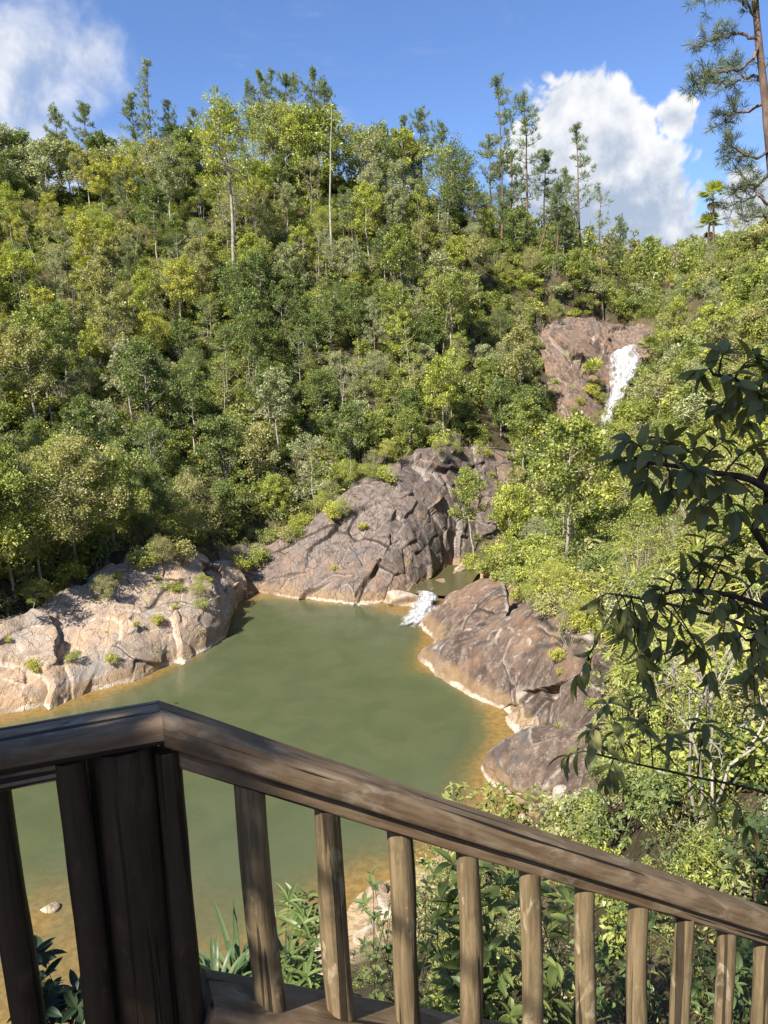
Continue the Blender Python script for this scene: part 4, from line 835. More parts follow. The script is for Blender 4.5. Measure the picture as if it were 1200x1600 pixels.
# right bank trees
def bank_tree(px, py, pt, key, h0, col, lab, name='slender_tree', tilt=(0, 0), cat='tree', colors=None, sc=None, d0=12):
    q = G3(px, py, d0); H = P(px, pt, q[1])[2] - q[2]; plant(key, name, q, sc or H / h0, px * .37, col, lab, cat, tilt=tilt, colors=colors); trees.append((q[0], q[1], 1.5))
proto('stemtree', tree_meshes(305, 6.5, .085, .50, 2.0, 11, 5, .42, 22, .20)); proto('stemtree2', tree_meshes(306, 5, .06, .5, 1.4, 9, 4, .4, 18, .2)); proto('umbrella', tree_meshes(307, 6, .09, .72, 2.7, 12, 6, .42, 26, .19, top=.5))
bank_tree(872, 806, 655, 'stemtree', 6.6, YEL, 'yellow green tree with one white straight stem on the bank above the boulders')
bank_tree(912, 815, 700, 'stemtree2', 5.1, BRI, 'small tree with a thin white stem just right of the yellow green one')
bank_tree(1026, 690, 585, 'umbrella', 6.1, OLI, 'flat crowned tree with a white trunk right of the waterfall')
bank_tree(928, 632, 570, 'palm0', 3.6, BRI, 'green fan palm in front of the reddish cliff left of the waterfall', 'palm_tree', cat='palm', colors={'dead_fronds': DRYC})
bank_tree(1008, 600, 535, 'palm1', 3.6, MID, 'fan palm leaning over the top of the waterfall', 'palm_tree', cat='palm', colors={'dead_fronds': DRYC})
b, H = top_at(1118, 305, crest(1118, 40, 110)); H = max(H, 3.5); proto('highpalm', palm_meshes(310, H, .11, 24, 1.7, -.5, 3)); plant('highpalm', 'palm_tree', b, 1, .4, BRI, 'higher of two palms with rust coloured dead fronds on the right skyline', 'palm', colors={'dead_fronds': DEADC})
b, H = top_at(1105, 352, crest(1105, 40, 110)); H = max(H, 2.6); proto('lowpalm', palm_meshes(311, H, .11, 24, 1.6, -.3, 3)); plant('lowpalm', 'palm_tree', b, 1, 1.9, MID, 'lower of two palms with rust coloured dead fronds on the right skyline', 'palm', colors={'dead_fronds': DEADC})
for px, py, lab in [(135, 455, 'spindly palm with yellowed skirt high on the left hillside'), (555, 480, 'small palm half way up the hill below the dead trunk'), (285, 500, 'short palm below the tall pale trunk among yellow bushes'), (1050, 470, 'pale yellow palm at the right end of the far valley')]:
    q = G3(px, py, 30); plant('palm1', 'palm_tree', q, 1.0, px, YEL, lab, 'palm', colors={'dead_fronds': DRYC})

# ------------------------------------------------------------------ hillside trees, filling the slope
r = np.random.default_rng(21); cnt = 0
cand = np.c_[r.uniform(-62, 36, 6000), r.uniform(44, 120, 6000)]
cz = tz(cand[:, 0], cand[:, 1]); cx, cy_, cw = proj(np.c_[cand, cz]); nz = fbm(np.c_[cand / 14, np.zeros(len(cand))], 3, 77); nz2 = fbm(np.c_[cand / 9, np.zeros(len(cand))], 3, 87)
for (x, y), z, px, py, a, a2 in zip(cand, cz, cx, cy_, nz, nz2):
    if cnt >= 245: break
    if z < 1.2 or px < -70 or px > 900 or py < 230 or on_rock(x, y) or (830 < px < 1010 and 470 < py < 720) or (560 < px < 840 and 600 < py < 700 and r.random() < .5): continue
    if 425 < px < 500 and 380 < py < 440: continue
    bare_patch = (760 < px < 880 and 420 < py < 500)
    if bare_patch and r.random() < .7: continue
    if not free(x, y, 3.3): continue
    fam = r.choice(['bushy', 'tall', 'airy', 'drooping'], p=[.30, .30, .30, .10]); n = {'bushy': 4, 'tall': 3, 'airy': 3, 'drooping': 2}[fam]
    H = {'bushy': r.uniform(3.2, 6.4), 'tall': r.uniform(6, 11), 'airy': r.uniform(4.5, 8.5), 'drooping': r.uniform(3, 5.5)}[fam]
    if px < 340 and 330 < py < 600 and a > -.15: col = [YEL, BRI, YEL, OLI][r.integers(4)]; H *= .85
    elif a2 > .25: col = [DRK, DRK, MID][r.integers(3)]
    elif a2 < -.25: col = [BRI, OLI, GRY][r.integers(3)]
    else: col = [MID, BRI, OLI, GRY, DRK, MID][r.integers(6)]
    p = np.array([x, y, z - .1]); hill_tree(f'{fam}{r.integers(n)}', p, H, col, r.uniform(0, 6.28)); trees.append((x, y, 2.6)); cnt += 1
# slim white stems and dead trees on the slope
for k in range(64):
    px, py = r.uniform(10, 880), r.uniform(280, 700); q = G3(px, py, 30)
    if on_rock(q[0], q[1]): continue
    sc_ = r.uniform(.45, 1.0); l = auto_label(f'{"leafless pale" if sc_ > .75 else "short leafless"} dead tree', q); plant(f'snag{k % 2}', 'dead_tree', q, sc_ * .7, k, MID, l, 'dead tree', l, tilt=(r.normal() * .12, r.normal() * .12), zs=1.5)
for k in range(46):
    px, py = r.uniform(0, 880), r.uniform(320, 800); q = G3(px, py, 30)
    if on_rock(q[0], q[1]): continue
    l = auto_label('grey twiggy shrub', q); plant(f'twiggy{k % 2}', 'twiggy_shrub', q + np.array([0, 0, .3]), r.uniform(1.0, 1.7), k, GRY, l, 'shrub', l)
k = 0
for _ in range(200):
    if k >= 16: break
    px, py = r.uniform(20, 760), r.uniform(330, 640); q = G3(px, py, 30)
    if on_rock(q[0], q[1]) or not free(q[0], q[1], 1.5): continue
    l = auto_label('feathery grey green pine', q); plant(f'pine{r.integers(4)}', 'pine_tree', q, r.uniform(.5, .85), k, PIG if k % 2 else GRY, l, 'pine tree', l); trees.append((q[0], q[1], 1.5)); k += 1

# ------------------------------------------------------------------ shrubs, rosettes and grass on the right bank and rock edges
def scatter(n, poly_x, poly_y, fn, seed, dmin=1.0, d0=6.0, tries=9000, rock_ok=False):
    rr = np.random.default_rng(seed); pts = []; k = 0
    for _ in range(tries):
        if k >= n: break
        px, py = rr.uniform(*poly_x), rr.uniform(*poly_y); q = hit(px, py, d0)
        if q[2] < .35 or (not rock_ok and on_rock(q[0], q[1])): continue
        if any((q[0] - a) ** 2 + (q[1] - b) ** 2 < dmin ** 2 for a, b in pts): continue
        if fn(k, px, py, q, rr) is not False: pts.append((q[0], q[1])); k += 1
def bank_rosette(k, px, py, q, rr):
    if px < 800: return False
    l = auto_label('spiky strap leaved plant', q); plant(f'rosette{k % 3}', 'strap_leaf_plant', q + np.array([0, 0, .35]), rr.uniform(.9, 1.7), rr.uniform(0, 6), [YEL, BRI, MID][rr.integers(3)], l, 'plant', l, colors={'dead_leaves': DRYC})
scatter(58, (800, 1190), (690, 1090), bank_rosette, 5, 1.1)
def bank_shrub(k, px, py, q, rr):
    if px < 790 or (px < 900 and py > 960): return False
    tw = rr.random() < .28; c_ = [DRK, BRI, MID, OLI, GRY, DRK][rr.integers(6)]; d = q[1]; s = rr.uniform(.7, 1.4) * (.55 + .45 * min(1, d / 45))
    l = auto_label(f'{CN[c_]} {"twiggy pale stemmed" if tw else "leafy"} shrub', q); plant(f'twiggy{k % 2}' if tw else f'shrub{k % 5}', 'shrub', q + [0, 0, -.1], s, rr.uniform(0, 6), c_, l, 'shrub', l)
scatter(150, (800, 1260), (380, 1120), bank_shrub, 6, 1.3, 9)
def hill_bush(k, px, py, q, rr):
    c_ = [OLI, BRI, MID, GRY][rr.integers(4)]; l = auto_label(f'{CN[c_]} cliff top bush', q); plant(f'shrub{k % 5}', 'shrub', q + [0, 0, -.2], rr.uniform(.9, 1.5), rr.uniform(0, 6), c_, l, 'shrub', l)
def edge_grass(k, px, py, q, rr):
    l = auto_label('tan dry grass tuft', q); plant(f'grass{k % 2}', 'grass_tuft', q, rr.uniform(.8, 1.6), rr.uniform(0, 6), [GRASSC, (.22, .22, .07), DRYC][rr.integers(3)], l, 'grass tuft', l)
def hang(k, px, py, q, rr):
    pr = proj(_rp); i = np.argmin((pr[0] - px) ** 2 + (pr[1] - py) ** 2 + pr[2] * .5); p = _rp[i]
    if abs(pr[0][i] - px) > 12 or p[2] < .9: return False
    c_ = [BRI, YEL, OLI, BRI, MID][rr.integers(5)]; key = ['shrub', 'shrub', 'drooping', 'twiggy', 'grass'][rr.integers(5)]; l = auto_label(f'{CN[c_]} {"grass" if key == "grass" else "bush"} overhanging rock', p)
    plant(f'{key}{k % 2}', 'rock_edge_bush', p + [0, 0, -.25], rr.uniform(.55, 1.0) * (.5 if key == 'drooping' else 1.4 if key == 'grass' else 1), rr.uniform(0, 6), GRASSC if key == 'grass' else c_, l, 'bush', l, tilt=(rr.uniform(.1, .5), 0))
scatter(34, (780, 935), (862, 955), hang, 51, .7, 15, 900, True); scatter(16, (880, 960), (950, 1010), hang, 52, .8, 15, 500, True); scatter(16, (836, 872), (475, 700), hang, 59, 1.0, 25, 500, True); scatter(12, (845, 1010), (470, 500), hang, 60, 1.5, 25, 400, True); scatter(9, (985, 1045), (560, 700), hang, 61, 1.2, 25, 300, True); scatter(7, (880, 935), (510, 690), hang, 62, 1.5, 25, 300, True); scatter(16, (850, 945), (615, 715), hang, 65, .8, 25, 500, True)
for k, (px, py, z, s, lab) in enumerate([(738, 884, .6, .8, 'bright bush leaning over the head of the creek'), (760, 890, .9, .9, 'bush between the creek and the domed boulder'), (785, 875, 1.2, 1.1, 'rounded bush behind the domed boulder'), (722, 872, .5, .6, 'small bush at the foot of the cliff beside the creek'), (770, 866, 1.2, 1.0, 'olive bush where the creek disappears')]):
    plant(f'shrub{k}', 'shrub', W(px, py, z) - [0, 0, .5], s, k, [BRI, MID, BRI, OLI, OLI][k], lab, 'shrub')
for a_, b_, y0, y1 in ((405, 470, 815, 850), (470, 540, 765, 810), (535, 600, 705, 755), (600, 720, 690, 722), (700, 830, 690, 720), (340, 410, 850, 890)):
    scatter(9, (a_, b_), (y0, y1), hang, 54 + a_, .8, 25, 400, True)
scatter(12, (-10, 330), (875, 940), hang, 58, 1.2, 25, 400, True)
scatter(26, (430, 830), (600, 800), edge_grass, 7, 1.2, 20); scatter(30, (760, 900), (410, 520), edge_grass, 8, 1.2, 20); scatter(40, (740, 1180), (760, 1060), edge_grass, 9, .9, 8)
scatter(14, (430, 480), (380, 520), edge_grass, 10, 1.0, 20); scatter(34, (825, 960), (418, 500), edge_grass, 63, .7, 25, 900, True); scatter(22, (825, 1000), (418, 500), hill_bush, 64, 1.0, 25, 900, True)
def rock_tuft(k, px, py, q, rr):
    d = ray(px, py); D = q[1]; pts = _rp; pr = proj(pts)
    i = np.argmin((pr[0] - px) ** 2 + (pr[1] - py) ** 2 + pr[2] * .5); p = pts[i]
    if abs(pr[0][i] - px) > 12 or p[2] < .5: return False
    l = auto_label('small green crack plant', p); plant(f'shrub{k % 5}' if rr.random() < .4 else f'rosette{k % 3}', 'crack_plant', p + [0, 0, -.05], rr.uniform(.16, .42), rr.uniform(0, 6), [YEL, BRI, MID][rr.integers(3)], l, 'plant', l, colors={'dead_leaves': DRYC})
scatter(22, (10, 350), (890, 1100), rock_tuft, 12, .5, 20, 400, True); scatter(14, (420, 780), (720, 930), rock_tuft, 13, .5, 20, 200, True); scatter(18, (690, 930), (900, 1230), rock_tuft, 14, .5, 15, 400, True)

# ------------------------------------------------------------------ undergrowth: what nobody could count
src = bpy.data.collections.new("undergrowth_sprigs")
for k in range(8):
    rr = np.random.default_rng(400 + k); b = MB(); big = k < 5
    for q in range(18 if big else 15):
        a = rr.uniform(0, 6.28); e = np.array([math.cos(a), math.sin(a), 0]) * rr.uniform(0, .95) + [0, 0, rr.uniform(.15, 1.35)]
        clump(b, rr, e, .36, 36, (.19, .15, .23, .13, .17, .12, .12, .1)[k], (.5, .4, .55, .35, .45, .3, .4, .5)[k])
        if q % 3 == 0: b.tube(np.array([[0, 0, -.3], e * .55 + rr.normal(size=3) * .1, e * 1.15]), [.02, .014, .006], 4, .93, False)
    o = b.build('sprig', UNDER, link=False); src.objects.link(o)
gng = bpy.data.node_groups.new("scatter_sprigs", 'GeometryNodeTree'); gng.interface.new_socket("Geometry", in_out='INPUT', socket_type='NodeSocketGeometry'); gng.interface.new_socket("Geometry", in_out='OUTPUT', socket_type='NodeSocketGeometry')
gi, go = gng.nodes.new('NodeGroupInput'), gng.nodes.new('NodeGroupOutput'); ci = gng.nodes.new('GeometryNodeCollectionInfo'); ci.inputs['Collection'].default_value = src; ci.inputs['Separate Children'].default_value = True; ci.inputs['Reset Children'].default_value = True
iop = gng.nodes.new('GeometryNodeInstanceOnPoints'); iop.inputs['Pick Instance'].default_value = True
def natt(nm, ty):
    x_ = gng.nodes.new('GeometryNodeInputNamedAttribute'); x_.data_type = ty; x_.inputs['Name'].default_value = nm; return x_.outputs[0]
L_ = gng.links.new; L_(gi.outputs[0], iop.inputs['Points']); L_(ci.outputs[0], iop.inputs['Instance']); L_(natt('rot', 'FLOAT_VECTOR'), iop.inputs['Rotation']); L_(natt('size', 'FLOAT'), iop.inputs['Scale']); L_(natt('pick', 'INT'), iop.inputs['Instance Index']); L_(iop.outputs[0], go.inputs[0])
def undergrowth(name, pts, size, pick, label):
    me = bpy.data.meshes.new(name); me.vertices.add(len(pts)); me.vertices.foreach_set("co", np.asarray(pts, np.float32).ravel()); rr = np.random.default_rng(3)
    a = me.attributes.new('rot', 'FLOAT_VECTOR', 'POINT'); a.data.foreach_set("vector", np.c_[rr.normal(size=(len(pts), 2)) * .15, rr.uniform(0, 6.28, len(pts))].astype(np.float32).ravel())
    a = me.attributes.new('size', 'FLOAT', 'POINT'); a.data.foreach_set("value", np.asarray(size, np.float32)); a = me.attributes.new('pick', 'INT', 'POINT'); a.data.foreach_set("value", np.asarray(pick, np.int32))
    o = bpy.data.objects.new(name, me); COL.objects.link(o); md = o.modifiers.new("scatter", 'NODES'); md.node_group = gng; tag(o, label, kind='stuff'); return o
def jitter(x0, x1, y0, y1, st, seed):
    rr = np.random.default_rng(seed); X, Y = np.meshgrid(np.arange(x0, x1, st), np.arange(y0, y1, st)); p = np.c_[X.ravel(), Y.ravel()]; return p + rr.uniform(-.5, .5, p.shape) * st, rr
p, rr = jitter(-66, 62, 42, 126, 1.2, 31); z = tz(p[:, 0], p[:, 1]); px, py, dz = proj(np.c_[p, z]); keep = (z > .7) & (px > -130) & (px < 1330) & ~np.array([on_rock(a, b) for a, b in p])
keep &= ~((px > 840) & (px < 985) & (py > 500) & (py < 700) & (p[:, 1] > 80)); keep &= ~((px > 430) & (px < 465) & (py > 375) & (py < 430) & (rr.random(len(p)) < .8))
keep &= ~((fbm(np.c_[p / 4, np.zeros(len(p))], 2, 5) > .62)); keep &= ~((px > 725) & (px < 805) & (py > 690) & (py < 880) & (p[:, 1] < 70))
undergrowth('undergrowth', np.c_[p, z - .15][keep], rr.uniform(.75, 1.55, keep.sum()), rr.integers(0, 5, keep.sum()), 'mixed green undergrowth covering the forest hillside')
p, rr = jitter(-34, 40, 3.5, 52, .8, 32); z = tz(p[:, 0], p[:, 1]); px, py, dz = proj(np.c_[p, z]); keep = (z > .55) & (px > -200) & (px < 1500) & (py < 1900) & (dz > 3.2) & ~np.array([on_rock(a, b) for a, b in p])
keep &= ~((p[:, 1] < 4.8) & (p[:, 0] < 3)); keep &= (rr.random(len(p)) < .95) & ~((px > 430) & (px < 640) & (py > 1380) & (rr.random(len(p)) < .75))
sz = rr.uniform(.45, .9, len(p)) * (1 + .75 * fbm(np.c_[p / 3.2, np.zeros(len(p))], 2, 19)) * np.interp(p[:, 1], [4, 15, 40], [.5, .8, 1.25])
keep &= ~((px > 725) & (px < 795) & (py > 690) & (py < 870)); keep &= ~((fbm(np.c_[p / 2.5, np.zeros(len(p))], 2, 9) > .55) & (p[:, 1] > 12))
undergrowth('bank_undergrowth', np.c_[p, z - .1][keep], sz[keep], rr.integers(3, 8, keep.sum()), 'low leafy undergrowth on the steep near bank')
# the far-off wood at the head of the valley
src2 = bpy.data.collections.new("far_wood_trees")
p, rr = jitter(-20, 190, 128, 330, 4.2, 33); z = tz(p[:, 0], p[:, 1]); px, py, dz = proj(np.c_[p, z]); keep = (px > 760) & (px < 1330)
gng2 = gng.copy(); 
for k in range(4):
    b = MB(); rr2 = np.random.default_rng(500 + k)
    for q in range(26):
        a = rr2.uniform(0, 6.28); h = rr2.uniform(.15, 1); e = np.array([math.cos(a), math.sin(a), 0]) * rr2.uniform(0, 1.9) * (1.15 - h) + [0, 0, h * (7 if k < 2 else 5)]; clump(b, rr2, e, .8, 16, .5, .45)
    b.tube(np.array([[0, 0, -.5], [.1, 0, 6]]), [.1, .05], 5, .5); o = b.build('far_tree', UNDER, link=False); src2.objects.link(o)
[n for n in gng2.nodes if n.bl_idname == 'GeometryNodeCollectionInfo'][0].inputs['Collection'].default_value = src2
o = undergrowth('distant_wood', np.c_[p, z][keep], rr.uniform(.7, 1.25, keep.sum()), rr.integers(0, 4, keep.sum()), 'far wood closing the valley behind the waterfall'); o.modifiers[0].node_group = gng2
# ------------------------------------------------------------------ plants close to the railing
def nice(mb, base, ax, nm, L, Wd, curl, tint, fold=.22, rows=6, blunt=.85, mi=0):
    """leaf blades with a midrib fold and a bend along their length"""
    base = np.asarray(base, float); ax = unit(ax); sd = unit(np.cross(ax, nm)); nm = np.cross(sd, ax); n = len(base); L = np.broadcast_to(L, (n,)); Wd = np.broadcast_to(Wd, (n,)); curl = np.broadcast_to(curl, (n,))
    t_ = np.linspace(0, 1, rows)[None, :, None]; w = np.sin(np.pi * np.clip(t_, 0, 1) ** blunt) ** .72 * .5 + .012
    mid = base[:, None] + ax[:, None] * (L[:, None, None] * (t_ - .22 * np.abs(curl)[:, None, None] * t_ ** 2)) - nm[:, None] * (curl * L)[:, None, None] * t_ ** 2
    s = sd[:, None] * (w * Wd[:, None, None]); f = nm[:, None] * (w * Wd[:, None, None] * fold * 2)
    v = np.stack([mid - s + f, mid, mid + s + f], 2).reshape(-1, 3)
    i = (np.arange(n)[:, None] * rows + np.arange(rows - 1)[None]).reshape(-1, 1) * 3; tt = np.repeat(np.broadcast_to(tint, (n,)), rows - 1)
    mb.add(v, np.concatenate([i, i + 1, i + 4, i + 3], 1), tt, mi); mb.add(v, np.concatenate([i + 1, i + 2, i + 5, i + 4], 1), tt, mi)
def twig(st, lf, r, pts, r0, L, Wd, n, droop=.25, start=.35, whorl=5, r1=.0015):
    """a twig with leaves along its outer part and a whorl at its tip"""
    pts = np.asarray(pts, float); m_ = len(pts); k = 3 * (m_ - 1) + 1; q = cr_interp(pts[:, None].repeat(2, 1), k, 2)[:, 0]; st.tube(q, np.linspace(r0, r1, k), 5, cap=False)
    tg = unit(np.gradient(q, axis=0)); u = np.r_[np.linspace(start, .97, n), np.full(whorl, 1.0)] * (k - 1); i = np.minimum(u.astype(int), k - 2); b = q[i] + (q[i + 1] - q[i]) * (u - i)[:, None]; d = tg[i]
    az = np.arange(n + whorl) * 2.4 + r.uniform(0, 6); ref = unit(np.cross(d, [0, .3, 1.])); bi = np.cross(d, ref); rad = np.cos(az)[:, None] * ref + np.sin(az)[:, None] * bi
    ax = d * r.uniform(.35, .9, n + whorl)[:, None] + rad * .85 + np.array([0, 0, -droop]) + r.normal(size=rad.shape) * .16; nm = np.array([0, 0, 1.]) + rad * -.25 + r.normal(size=rad.shape) * .32 + d * .3
    l = L * r.uniform(.6, 1.15, n + whorl); base = r.uniform(.3, .65)
    nice(lf, b, ax, nm, l, Wd * l / L * r.uniform(.85, 1.15, n + whorl), r.uniform(.05, .38, n + whorl) + droop * .3, np.clip(base + r.normal(size=n + whorl) * .15, 0, .96) + (r.random(n + whorl) < .03) * .3)
def near_shrub(name, label, cat, root, tips, L, Wd, n, seed, color, droop=.2, bark=BARK_DARK, r0=.012, nh=4, whorl=5, group=None, start=.45):
    r = np.random.default_rng(seed); root = np.asarray(root, float); tips = np.asarray(tips, float); st, lf = MB(), MB(); o0 = empty(name, tuple(root)); tag(o0, label, cat, group)
    hubs = tips[r.choice(len(tips), min(nh, len(tips)), replace=False)]; hubs = root + (hubs - root) * r.uniform(.45, .6, (len(hubs), 1)) + r.normal(size=hubs.shape) * .05
    for h in hubs: st.tube(curve(root, h, r.normal(size=3) * .08, 7) - root, np.linspace(r0 * 1.5, r0, 7), 6, cap=False)
    for t_ in tips:
        h = hubs[np.argmin(np.linalg.norm(hubs - t_, axis=1) * r.uniform(.7, 1.3, len(hubs)))]; mid = (h + t_) / 2 + np.array([0, 0, -.08]) * np.linalg.norm(t_ - h) + r.normal(size=3) * .06 * np.linalg.norm(t_ - h)
        twig(st, lf, r, np.array([h, mid, t_]) - root, r0 * .5, L, Wd, n, droop, start, whorl)
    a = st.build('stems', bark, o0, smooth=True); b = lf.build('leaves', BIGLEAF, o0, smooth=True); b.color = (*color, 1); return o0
def tips_in(n, x0, x1, y0, y1, d0, d1, seed):
    r = np.random.default_rng(seed); return np.array([P(r.uniform(x0, x1), r.uniform(y0, y1), r.uniform(d0, d1)) for _ in range(n)])
def foot(px, py, D):
    q = P(px, py, D); q[2] = tz(q[0], q[1])[0] - .05; return q

# the tree by the stair whose shaded branches reach into view from the right
bt = empty('stairside_tree', (4.3, 1.6, float(tz(4.3, 1.6)[0]))); tag(bt, 'dark glossy leaved tree reaching in from the right beside the stair', 'tree'); bo = np.array(bt.location)
st, lf, r = MB(), MB(), np.random.default_rng(71)
trunk = np.array([[0, 0, -.4], [.05, .1, 1.6], [-.1, .15, 3.2], [0, .1, 5.0], [.2, 0, 6.6]]); st.tube(cr_interp(trunk[:, None].repeat(2, 1), 20, 2)[:, 0], np.linspace(.10, .04, 20), 9)
LIMBS = []
def limb(pix, att, r0=.016):
    p = np.array([trunk[att] + bo] + [P(*a) for a in pix]); k = 4 * (len(p) - 1) + 1; q = cr_interp(p[:, None].repeat(2, 1), k, 2)[:, 0]; st.tube(q - bo, np.linspace(r0, .0045, k), 6, cap=False); LIMBS.append(q); return q
def side(q, u, tip, n=5, L=.078, Wd=.033, droop=.2, whorl=4):
    i = int(u * (len(q) - 1)); b = q[i]; t_ = P(*tip); twig(st, lf, r, np.array([b, (b + t_) / 2 + [0, 0, .015], t_]) - bo, .0038, L, Wd, n, droop, .3, whorl)
q = limb([(1330, 900, 2.25), (1200, 765, 2.15), (1110, 738, 2.05), (1040, 726, 2.0), (1000, 722, 1.98)], 2)
for u, tip in [(1.0, (978, 722, 1.95)), (.92, (985, 690, 1.98)), (.9, (1010, 752, 1.95)), (.84, (1045, 690, 2.02)), (.82, (1050, 765, 1.98)), (.75, (1085, 700, 2.05)), (.72, (1095, 790, 2.0)), (.66, (1130, 690, 2.05)), (.62, (1150, 800, 2.05)), (.58, (1180, 700, 2.1)), (.55, (1190, 790, 2.1)), (.95, (1030, 705, 1.9)), (.78, (1075, 735, 1.95)), (.7, (1120, 760, 1.95))]: side(q, u, tip)
q = limb([(1340, 760, 2.35), (1220, 660, 2.25), (1160, 600, 2.2), (1115, 585, 2.15)], 3)
for u, tip in [(1.0, (1100, 583, 2.15)), (.95, (1130, 555, 2.15)), (.9, (1150, 600, 2.1)), (.85, (1180, 560, 2.2)), (.8, (1185, 610, 2.15)), (.75, (1130, 640, 2.15)), (.7, (1170, 660, 2.2)), (.65, (1200, 580, 2.2)), (.6, (1110, 635, 2.15)), (.72, (1195, 640, 2.1))]: side(q, u, tip, L=.074)
q = limb([(1340, 1010, 2.45), (1210, 955, 2.35), (1140, 930, 2.3), (1075, 922, 2.25), (1040, 928, 2.2)], 1)
for u, tip in [(1.0, (1032, 930, 2.2)), (.95, (1060, 900, 2.2)), (.92, (1075, 945, 2.2)), (.85, (1095, 880, 2.25)), (.8, (1120, 950, 2.25)), (.75, (1130, 870, 2.3)), (.7, (1160, 950, 2.3)), (.65, (1165, 890, 2.3)), (.6, (1190, 1000, 2.3)), (.55, (1200, 900, 2.35)), (.6, (1130, 990, 2.3)), (.78, (1105, 830, 2.3)), (.7, (1150, 840, 2.3))]: side(q, u, tip, L=.074)
q = limb([(1330, 1090, 2.5), (1215, 1010, 2.4), (1165, 1000, 2.4)], 1)
for u, tip in [(1.0, (1150, 1000, 2.4)), (.9, (1185, 1040, 2.4)), (.8, (1195, 970, 2.4)), (.7, (1170, 1060, 2.45)), (.95, (1180, 1100, 2.4))]: side(q, u, tip, n=4, L=.09)
q = limb([(1330, 1300, 3.1), (1200, 1240, 3.1), (1090, 1215, 3.1), (1000, 1195, 3.1), (930, 1178, 3.1)], 1, .0065)
for u, tip in [(1.0, (890, 1180, 3.1)), (.95, (925, 1140, 3.1)), (.9, (950, 1215, 3.0)), (.85, (950, 1100, 3.1)), (.8, (1000, 1130, 3.1)), (.75, (1010, 1090, 3.15)), (.7, (1050, 1150, 3.1)), (.6, (1100, 1130, 3.1)), (.65, (1120, 1270, 3.0)), (.5, (1190, 1160, 3.1)), (.55, (1170, 1290, 3.0))]: side(q, u, tip, n=5, L=.12, Wd=.036, droop=.7)
q = limb([(1330, 1080, 2.9), (1180, 985, 2.9), (1070, 950, 2.9), (1000, 935, 2.9), (955, 928, 2.9)], 2, .011)
for u, tip in [(1.0, (935, 940, 2.9)), (.95, (975, 985, 2.9)), (.9, (1000, 1020, 2.9)), (.88, (985, 960, 2.9)), (.8, (1030, 1010, 2.9)), (.75, (1060, 1000, 2.9)), (.7, (1090, 1010, 2.9)), (.65, (1110, 1050, 2.9)), (.92, (905, 1055, 2.95)), (.85, (1010, 1050, 2.95))]: side(q, u, tip, n=5, L=.125, Wd=.036, droop=.75)
for q in LIMBS:                                                    # leafy twigs along the inner, unseen part of each limb
    for u in np.linspace(.08, .36, 7):
        b_ = q[int(u * (len(q) - 1))]; e_ = b_ + np.array([r.uniform(.02, .25), r.uniform(-.2, .2), r.uniform(-.2, .25)]); twig(st, lf, r, np.array([b_, (b_ + e_) / 2, e_]) - bo, .004, .085, .035, 5, .25, .3, 4)
a = st.build('trunk', BARK_DARK, bt, smooth=True); b = lf.build('leaves', BIGLEAF, bt, smooth=True); b.color = (.20, .20, .065, 1)

# shrubs below and beside the railing
near_shrub('broad_leaved_shrub', 'glossy shrub with long pale green leaves close behind the middle balusters', 'shrub', foot(800, 1700, 5.0), np.r_[tips_in(40, 700, 890, 1350, 1600, 4.3, 5.6, 1), tips_in(12, 690, 780, 1345, 1450, 4.4, 5.0, 2)], .17, .058, 6, 81, (.17, .21, .06), nh=7, r0=.014)
near_shrub('lance_leaved_shrub', 'bright shrub with long narrow leaves between the first two round balusters', 'shrub', foot(455, 1700, 7.0), tips_in(26, 425, 495, 1395, 1560, 6.6, 7.6, 3), .24, .05, 6, 82, (.15, .20, .06), nh=5)
near_shrub('small_leaved_shrub', 'open dark twigged shrub between the second and fourth round balusters', 'shrub', foot(620, 1760, 6.3), tips_in(40, 560, 690, 1300, 1590, 5.6, 7.0, 4), .11, .042, 5, 83, (.14, .175, .06), nh=7)
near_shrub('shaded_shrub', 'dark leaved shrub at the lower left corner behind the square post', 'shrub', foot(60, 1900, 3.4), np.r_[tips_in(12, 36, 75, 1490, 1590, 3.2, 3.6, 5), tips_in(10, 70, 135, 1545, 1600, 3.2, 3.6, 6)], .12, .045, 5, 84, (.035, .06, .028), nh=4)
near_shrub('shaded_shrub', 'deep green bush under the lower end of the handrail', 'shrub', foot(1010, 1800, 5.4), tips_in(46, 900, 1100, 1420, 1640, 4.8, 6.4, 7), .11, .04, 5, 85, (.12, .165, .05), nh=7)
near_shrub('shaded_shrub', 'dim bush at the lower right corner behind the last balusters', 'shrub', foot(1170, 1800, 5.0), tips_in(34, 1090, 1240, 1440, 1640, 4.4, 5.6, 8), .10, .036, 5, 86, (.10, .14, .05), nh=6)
near_shrub('leafy_shrub', 'yellow tipped small leaved bush just above the middle of the handrail', 'shrub', foot(790, 1380, 15), np.r_[tips_in(60, 690, 890, 1228, 1340, 13.5, 17, 9), tips_in(45, 690, 830, 1226, 1290, 14.5, 17, 19)], .17, .07, 5, 87, (.27, .28, .08), nh=10, r0=.02)
near_shrub('leafy_shrub', 'pink and green mixed bush beside the pale boulder above the handrail', 'shrub', foot(900, 1400, 13.5), tips_in(55, 830, 990, 1250, 1360, 12, 15, 10), .15, .06, 5, 88, (.26, .27, .10), nh=9, r0=.02)
near_shrub('leafy_shrub', 'mid green bush on the bank right of the streaked boulder', 'shrub', foot(980, 1330, 12), tips_in(70, 920, 1060, 1190, 1330, 10.5, 13, 11), .13, .045, 5, 89, (.14, .18, .055), nh=10, r0=.02)
near_shrub('leafy_shrub', 'broad bush under the pale bare stems on the right', 'shrub', foot(1090, 1400, 9.5), tips_in(80, 1000, 1190, 1200, 1380, 8.2, 10.5, 12), .11, .04, 5, 90, (.13, .17, .055), nh=11, r0=.018)
